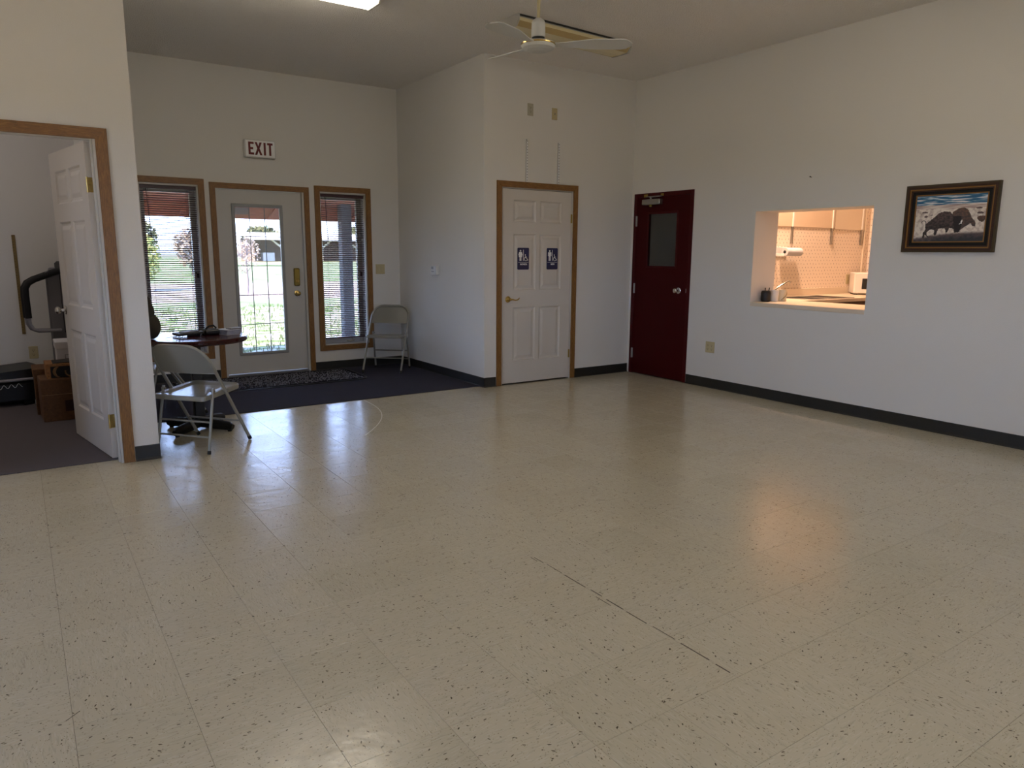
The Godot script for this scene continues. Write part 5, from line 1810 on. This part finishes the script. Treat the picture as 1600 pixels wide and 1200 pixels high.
	put("lamp_glass", gl, gm, lp)
	var l := AreaLight3D.new()
	l.name = "lamp_glow"
	l.area_size = Vector2(0.28, 0.28)
	l.light_color = Color(1.0, 0.82, 0.69)
	l.light_energy = 8.5
	l.area_range = 12.0
	l.shadow_enabled = true
	lp.add_child(l)
	l.position = Vector3(0, -0.118, 0)
	l.rotation.x = -PI / 2


func ground_y(z: float) -> float:
	return -0.15 + 0.50 * smoothstep(-20.0, -80.0, z)


func build_outside():
	# ground in bands that follow what grows on it
	var g := struct("ground", "patchy spring lawn rising gently from the porch", "ground")
	var bands := [[-10.7, -20.4, M.grass, "patchy_grass"], [-20.4, -23.4, M.lawn, "green_strip"], [-23.4, -35.0, M.litter, "leaf_litter"], [-35.0, -130.0, M.lawn, "lawn"]]
	for q in bands:
		var b := MB.new()
		var n := 14
		for k in n:
			var z0: float = lerpf(q[0], q[1], float(k) / n)
			var z1: float = lerpf(q[0], q[1], float(k + 1) / n)
			for e in 8:
				var x0 := -70.0 + e * 25.0
				var w := func(x: float, z: float) -> float: return z + (0.6 * sin(x * 0.7) if z < -15.0 and z > -40.0 else 0.0)
				b.face(Vector3(x0, ground_y(z0), z0), Vector3(x0 + 25, ground_y(z0), z0), Vector3(x0 + 25, ground_y(z1), z1), Vector3(x0, ground_y(z1), z1), Vector3(x0, -50, z0))
		put(q[3], b, q[2], g)
	var rg := one_box(Vector3(-60, -0.4, 60), Vector3(60, -0.2, ZS + 0.15))
	put("rear_yard", rg, M.gravel, g)
	put("west_yard", one_box(Vector3(-60, -0.4, ZS + 0.15), Vector3(XW - 0.15, -0.2, -10.7)), M.gravel, g)
	# tufts on the near lawn
	var tf := MB.new()
	for k in 5:
		var an := TAU * k / 5.0
		var d := Vector3(cos(an), 0, sin(an))
		var s := d.cross(Vector3.UP) * 0.006
		tf.quad(-s, s, d * 0.03 + Vector3(0, 0.07, 0) + s * 0.3, d * 0.03 + Vector3(0, 0.07, 0) - s * 0.3, Vector3(d.x, 0.6, d.z).normalized())
	var mm := MultiMesh.new()
	mm.transform_format = MultiMesh.TRANSFORM_3D
	var tuft := tf.mesh()
	tuft.surface_set_material(0, M.tuft)
	mm.mesh = tuft
	mm.instance_count = 3000
	rng.seed = 77
	for k in 3000:
		var z := rng.randf_range(-21.0, -10.8)
		var x := rng.randf_range(0.1, 0.62) * -z
		mm.set_instance_transform(k, Transform3D(Basis(Vector3.UP, rng.randf() * TAU).scaled(Vector3.ONE * rng.randf_range(0.5, 1.3)), Vector3(x, ground_y(z) - 0.005, z)))
	var mi := MultiMeshInstance3D.new()
	mi.name = "grass_tufts"
	mi.multimesh = mm
	add_child(mi)
	tag(mi, "short green grass tufts scattered over the patchy lawn", "grass", "", "stuff")

	# porch
	var dk := put("porch_floor", one_box(Vector3(-4, -0.3, ZE - 0.2), Vector3(8, -0.10, -10.7)), M.concrete)
	tag(dk, "concrete porch floor outside the exit door", "porch floor", "", "structure")
	var pr := struct("porch_roof", "red-brown board porch roof on a beam outside the windows", "porch roof")
	for k in 17:
		var z0 := ZE - 0.2 - k * 0.142
		var y0 := 2.36 - k * 0.0218
		var b := MB.new()
		b.T = Transform3D(Basis(Vector3.RIGHT, -0.153), Vector3(2.0, y0, z0 - 0.07))
		b.cbox(Vector3.ZERO, Vector3(12.0, 0.02, 0.136), 0.004)
		put("board", b, M.porch_board, pr)
	put("cover", one_box(Vector3(-4.1, 2.44, ZE - 0.2), Vector3(8.1, 2.47, -10.75)), M.shed_roof, pr)
	put("beam", one_box(Vector3(-4, 1.79, -10.00), Vector3(8, 1.95, -10.09), 0.006), M.porch_beam, pr)
	put("fascia", one_box(Vector3(-4, 1.83, -10.70), Vector3(8, 2.0, -10.74), 0.006), M.porch_beam, pr)
	put("ledger", one_box(Vector3(-4, 1.948, -9.98), Vector3(8, 1.972, -10.10), 0.004), M.porch_beam, pr)
	for x in [0.62, 1.76, 2.88, 4.02, 5.14]:
		var b := MB.new()
		b.prism(PackedVector2Array([Vector2(x - 0.04, 1.79), Vector2(x + 0.03, 1.79), Vector2(x + 0.15, 1.95), Vector2(x + 0.08, 1.95)]), -9.995, -9.93)
		put("brace", b, M.porch_beam, pr)
	var vt := MB.new()
	for k in 5:
		vt.span(Vector3(2.44, 1.845 + k * 0.018, -9.992), Vector3(2.60, 1.855 + k * 0.018, -9.97))
	for k in 6:
		vt.span(Vector3(2.44 + k * 0.031, 1.842, -9.995), Vector3(2.446 + k * 0.031, 1.93, -9.985))
	put("vent", vt, M.post, pr)
	for x in [3.90, 0.10, 7.5]:
		var ps := put("porch_post", one_box(Vector3(x - 0.076, -0.10, -9.85), Vector3(x + 0.076, 2.02, -9.998), 0.008), M.post)
		tag(ps, "blue-grey square porch post outside the window above the folding chair" if x > 3 and x < 5 else "blue-grey square porch post out of sight of the windows" if x > 5 else "blue-grey square porch post west of the windows", "post")

	# young tree in blossom and dry stems by it
	rng.seed = 5
	var tr := thing("young_tree", "small bare-branched young tree with pale buds on the lawn", "tree", Vector3(6.75, ground_y(-26.5), -26.5))
	var tk := MB.new()
	var lf := MB.new()
	tk.tube([Vector3(0, 0, 0), Vector3(0.03, 0.5, 0.01), Vector3(0.0, 1.0, 0), Vector3(0.04, 1.6, 0.02), Vector3(0.05, 2.0, 0.03)], [0.04, 0.034, 0.028, 0.018, 0.008], 7)
	for k in 26:
		var y := rng.randf_range(0.7, 1.8)
		var an := rng.randf() * TAU
		var l := rng.randf_range(0.35, 0.75) * (1.25 - 0.35 * y)
		var d := Vector3(cos(an), rng.randf_range(0.5, 1.0), sin(an)).normalized() * l
		var o := Vector3(0.02, y, 0)
		tk.tube([o, o + d * 0.5 + Vector3(0, -0.03, 0), o + d], [0.012, 0.008, 0.004], 5)
		for e in 26:
			var c := o + d * rng.randf_range(0.35, 1.05) + Vector3(rng.randfn(0, 0.08), rng.randfn(0, 0.08), rng.randfn(0, 0.08))
			var r := rng.randf_range(0.014, 0.03)
			var u := Vector3(rng.randfn(), rng.randfn(), rng.randfn()).normalized()
			var v := u.cross(Vector3(rng.randfn(), rng.randfn(), rng.randfn())).normalized()
			lf.quad(c - u * r - v * r, c + u * r - v * r, c + u * r + v * r, c - u * r + v * r, u.cross(v).normalized())
	put("trunk", tk, M.bark, tr)
	put("buds", lf, M.leaf, tr)
	var rd := MB.new()
	for k in 400:
		var c := Vector3(rng.randf_range(-1.6, 3.4), 0, rng.randf_range(-1.6, 0.5))
		var h := rng.randf_range(0.15, 0.5)
		var s := Vector3(0.007, 0, 0)
		var tip := c + Vector3(rng.randfn(0, 0.08), h, rng.randfn(0, 0.05))
		rd.quad(c - s, c + s, tip + s * 0.3, tip - s * 0.3, Vector3.BACK)
	var ro := put("dry_stems", rd, M.reed)
	ro.position = Vector3(6.75, ground_y(-24.0), -24.0)
	tag(ro, "dry pinkish stems standing round the young tree", "dry stems", "", "stuff")

	# open shed far across the lawn
	var zs := -75.0
	var gy := ground_y(zs)
	var sd := thing("open_shed", "brown open-sided shed with pale braced posts beyond the lawn", "shed", Vector3(20.2, gy, zs))
	put("back_wall", one_box(Vector3(0, 0, -6.2), Vector3(34, 2.4, -6.0)), M.shed_dark, sd)
	put("side_wall", one_box(Vector3(0, 0, -6.0), Vector3(0.2, 2.2, -1.5)), M.shed_dark, sd)
	put("earth_floor", one_box(Vector3(0, -0.02, -6.0), Vector3(34, 0.03, 0.0)), M.shed_dark, sd)
	var rf := MB.new()
	rf.T = Transform3D(Basis(Vector3.UP, PI / 2), Vector3(0, 0, 0))
	rf.prism(PackedVector2Array([Vector2(-0.8, 2.15), Vector2(7.0, 2.9), Vector2(7.0, 3.05), Vector2(-0.8, 2.32)]), -0.6, 34.6)
	put("roof", rf, M.box_white, sd)
	for k in 8:
		var x := 2.6 + k * 4.0
		var p := MB.new()
		p.span(Vector3(x - 0.14, 0, -0.14), Vector3(x + 0.14, 2.16, 0.14))
		for s in [-1.0, 1.0]:
			p.prism(PackedVector2Array([Vector2(x + 0.05 * s, 1.25), Vector2(x + 0.05 * s, 1.48), Vector2(x + 0.95 * s, 2.16), Vector2(x + 1.2 * s, 2.16)]), -0.07, 0.07)
		put("braced_post", p, M.shed_post, sd)
	put("stored_crate", one_box(Vector3(1.2, 0.03, -3.0), Vector3(2.4, 0.9, -2.2), 0.03), M.box_white, sd)

	# trees: a yellow-green shrub seen in the left window, a grey belt behind
	crown_tree("leafy yellow-green shrub beyond the window behind the round table", Vector3(4.0, ground_y(-30.0), -30.0), 1.15, 2.1, M.leaf_yellow, 3)
	crown_tree("pale grey leafless tree beyond the window behind the round table", Vector3(8.3, ground_y(-44.0), -44.0), 1.9, 2.6, M.leaf, 4)
	var far := ["low tree at the far end of the lawn, behind the yellow shrub", "tree standing at the lawn's edge left of the shed", "tall tree behind the shed's walled end", "rounded tree over the shed roof", "leafy tree past the shed's middle posts", "broad tree at the shed's far end"]
	for k in 6:
		var x: float = [14.0, 22.0, 30.0, 46.0, 60.0, 74.0][k]
		crown_tree(far[k], Vector3(x, 0.3, -108.0), [4.5, 5.0, 6.0, 6.5, 6.0, 7.0][k], [5.0, 4.2, 4.6, 5.2, 5.0, 6.0][k], M.leaf_far, 10 + k)


func crown_tree(label: String, at: Vector3, wide: float, high: float, m: Material, sd: int):
	var t := thing("leafy_tree", label, "tree", at, 0.0, "")
	rng.seed = sd
	var tr := MB.new()
	tr.tube([Vector3(0, -0.1, 0), Vector3(0.02 * wide, high * 0.4, 0), Vector3(0, high * 0.8, 0)], [0.05 * wide, 0.04 * wide, 0.02 * wide], 7)
	put("trunk", tr, M.bark, t)
	var b := MB.new()
	for k in 900:
		var d := Vector3(rng.randfn(), rng.randfn(), rng.randfn()).normalized() * pow(rng.randf(), 0.4)
		var c := Vector3(d.x * wide * 0.5, high * 0.58 + d.y * high * 0.42, d.z * wide * 0.5)
		var r := wide * rng.randf_range(0.025, 0.05)
		var u := Vector3(rng.randfn(), rng.randfn(), rng.randfn()).normalized()
		var v := u.cross(Vector3(rng.randfn(), rng.randfn(), rng.randfn())).normalized()
		b.quad(c - u * r - v * r, c + u * r - v * r, c + u * r + v * r, c - u * r + v * r, u.cross(v).normalized())
	put("crown", b, m, t)
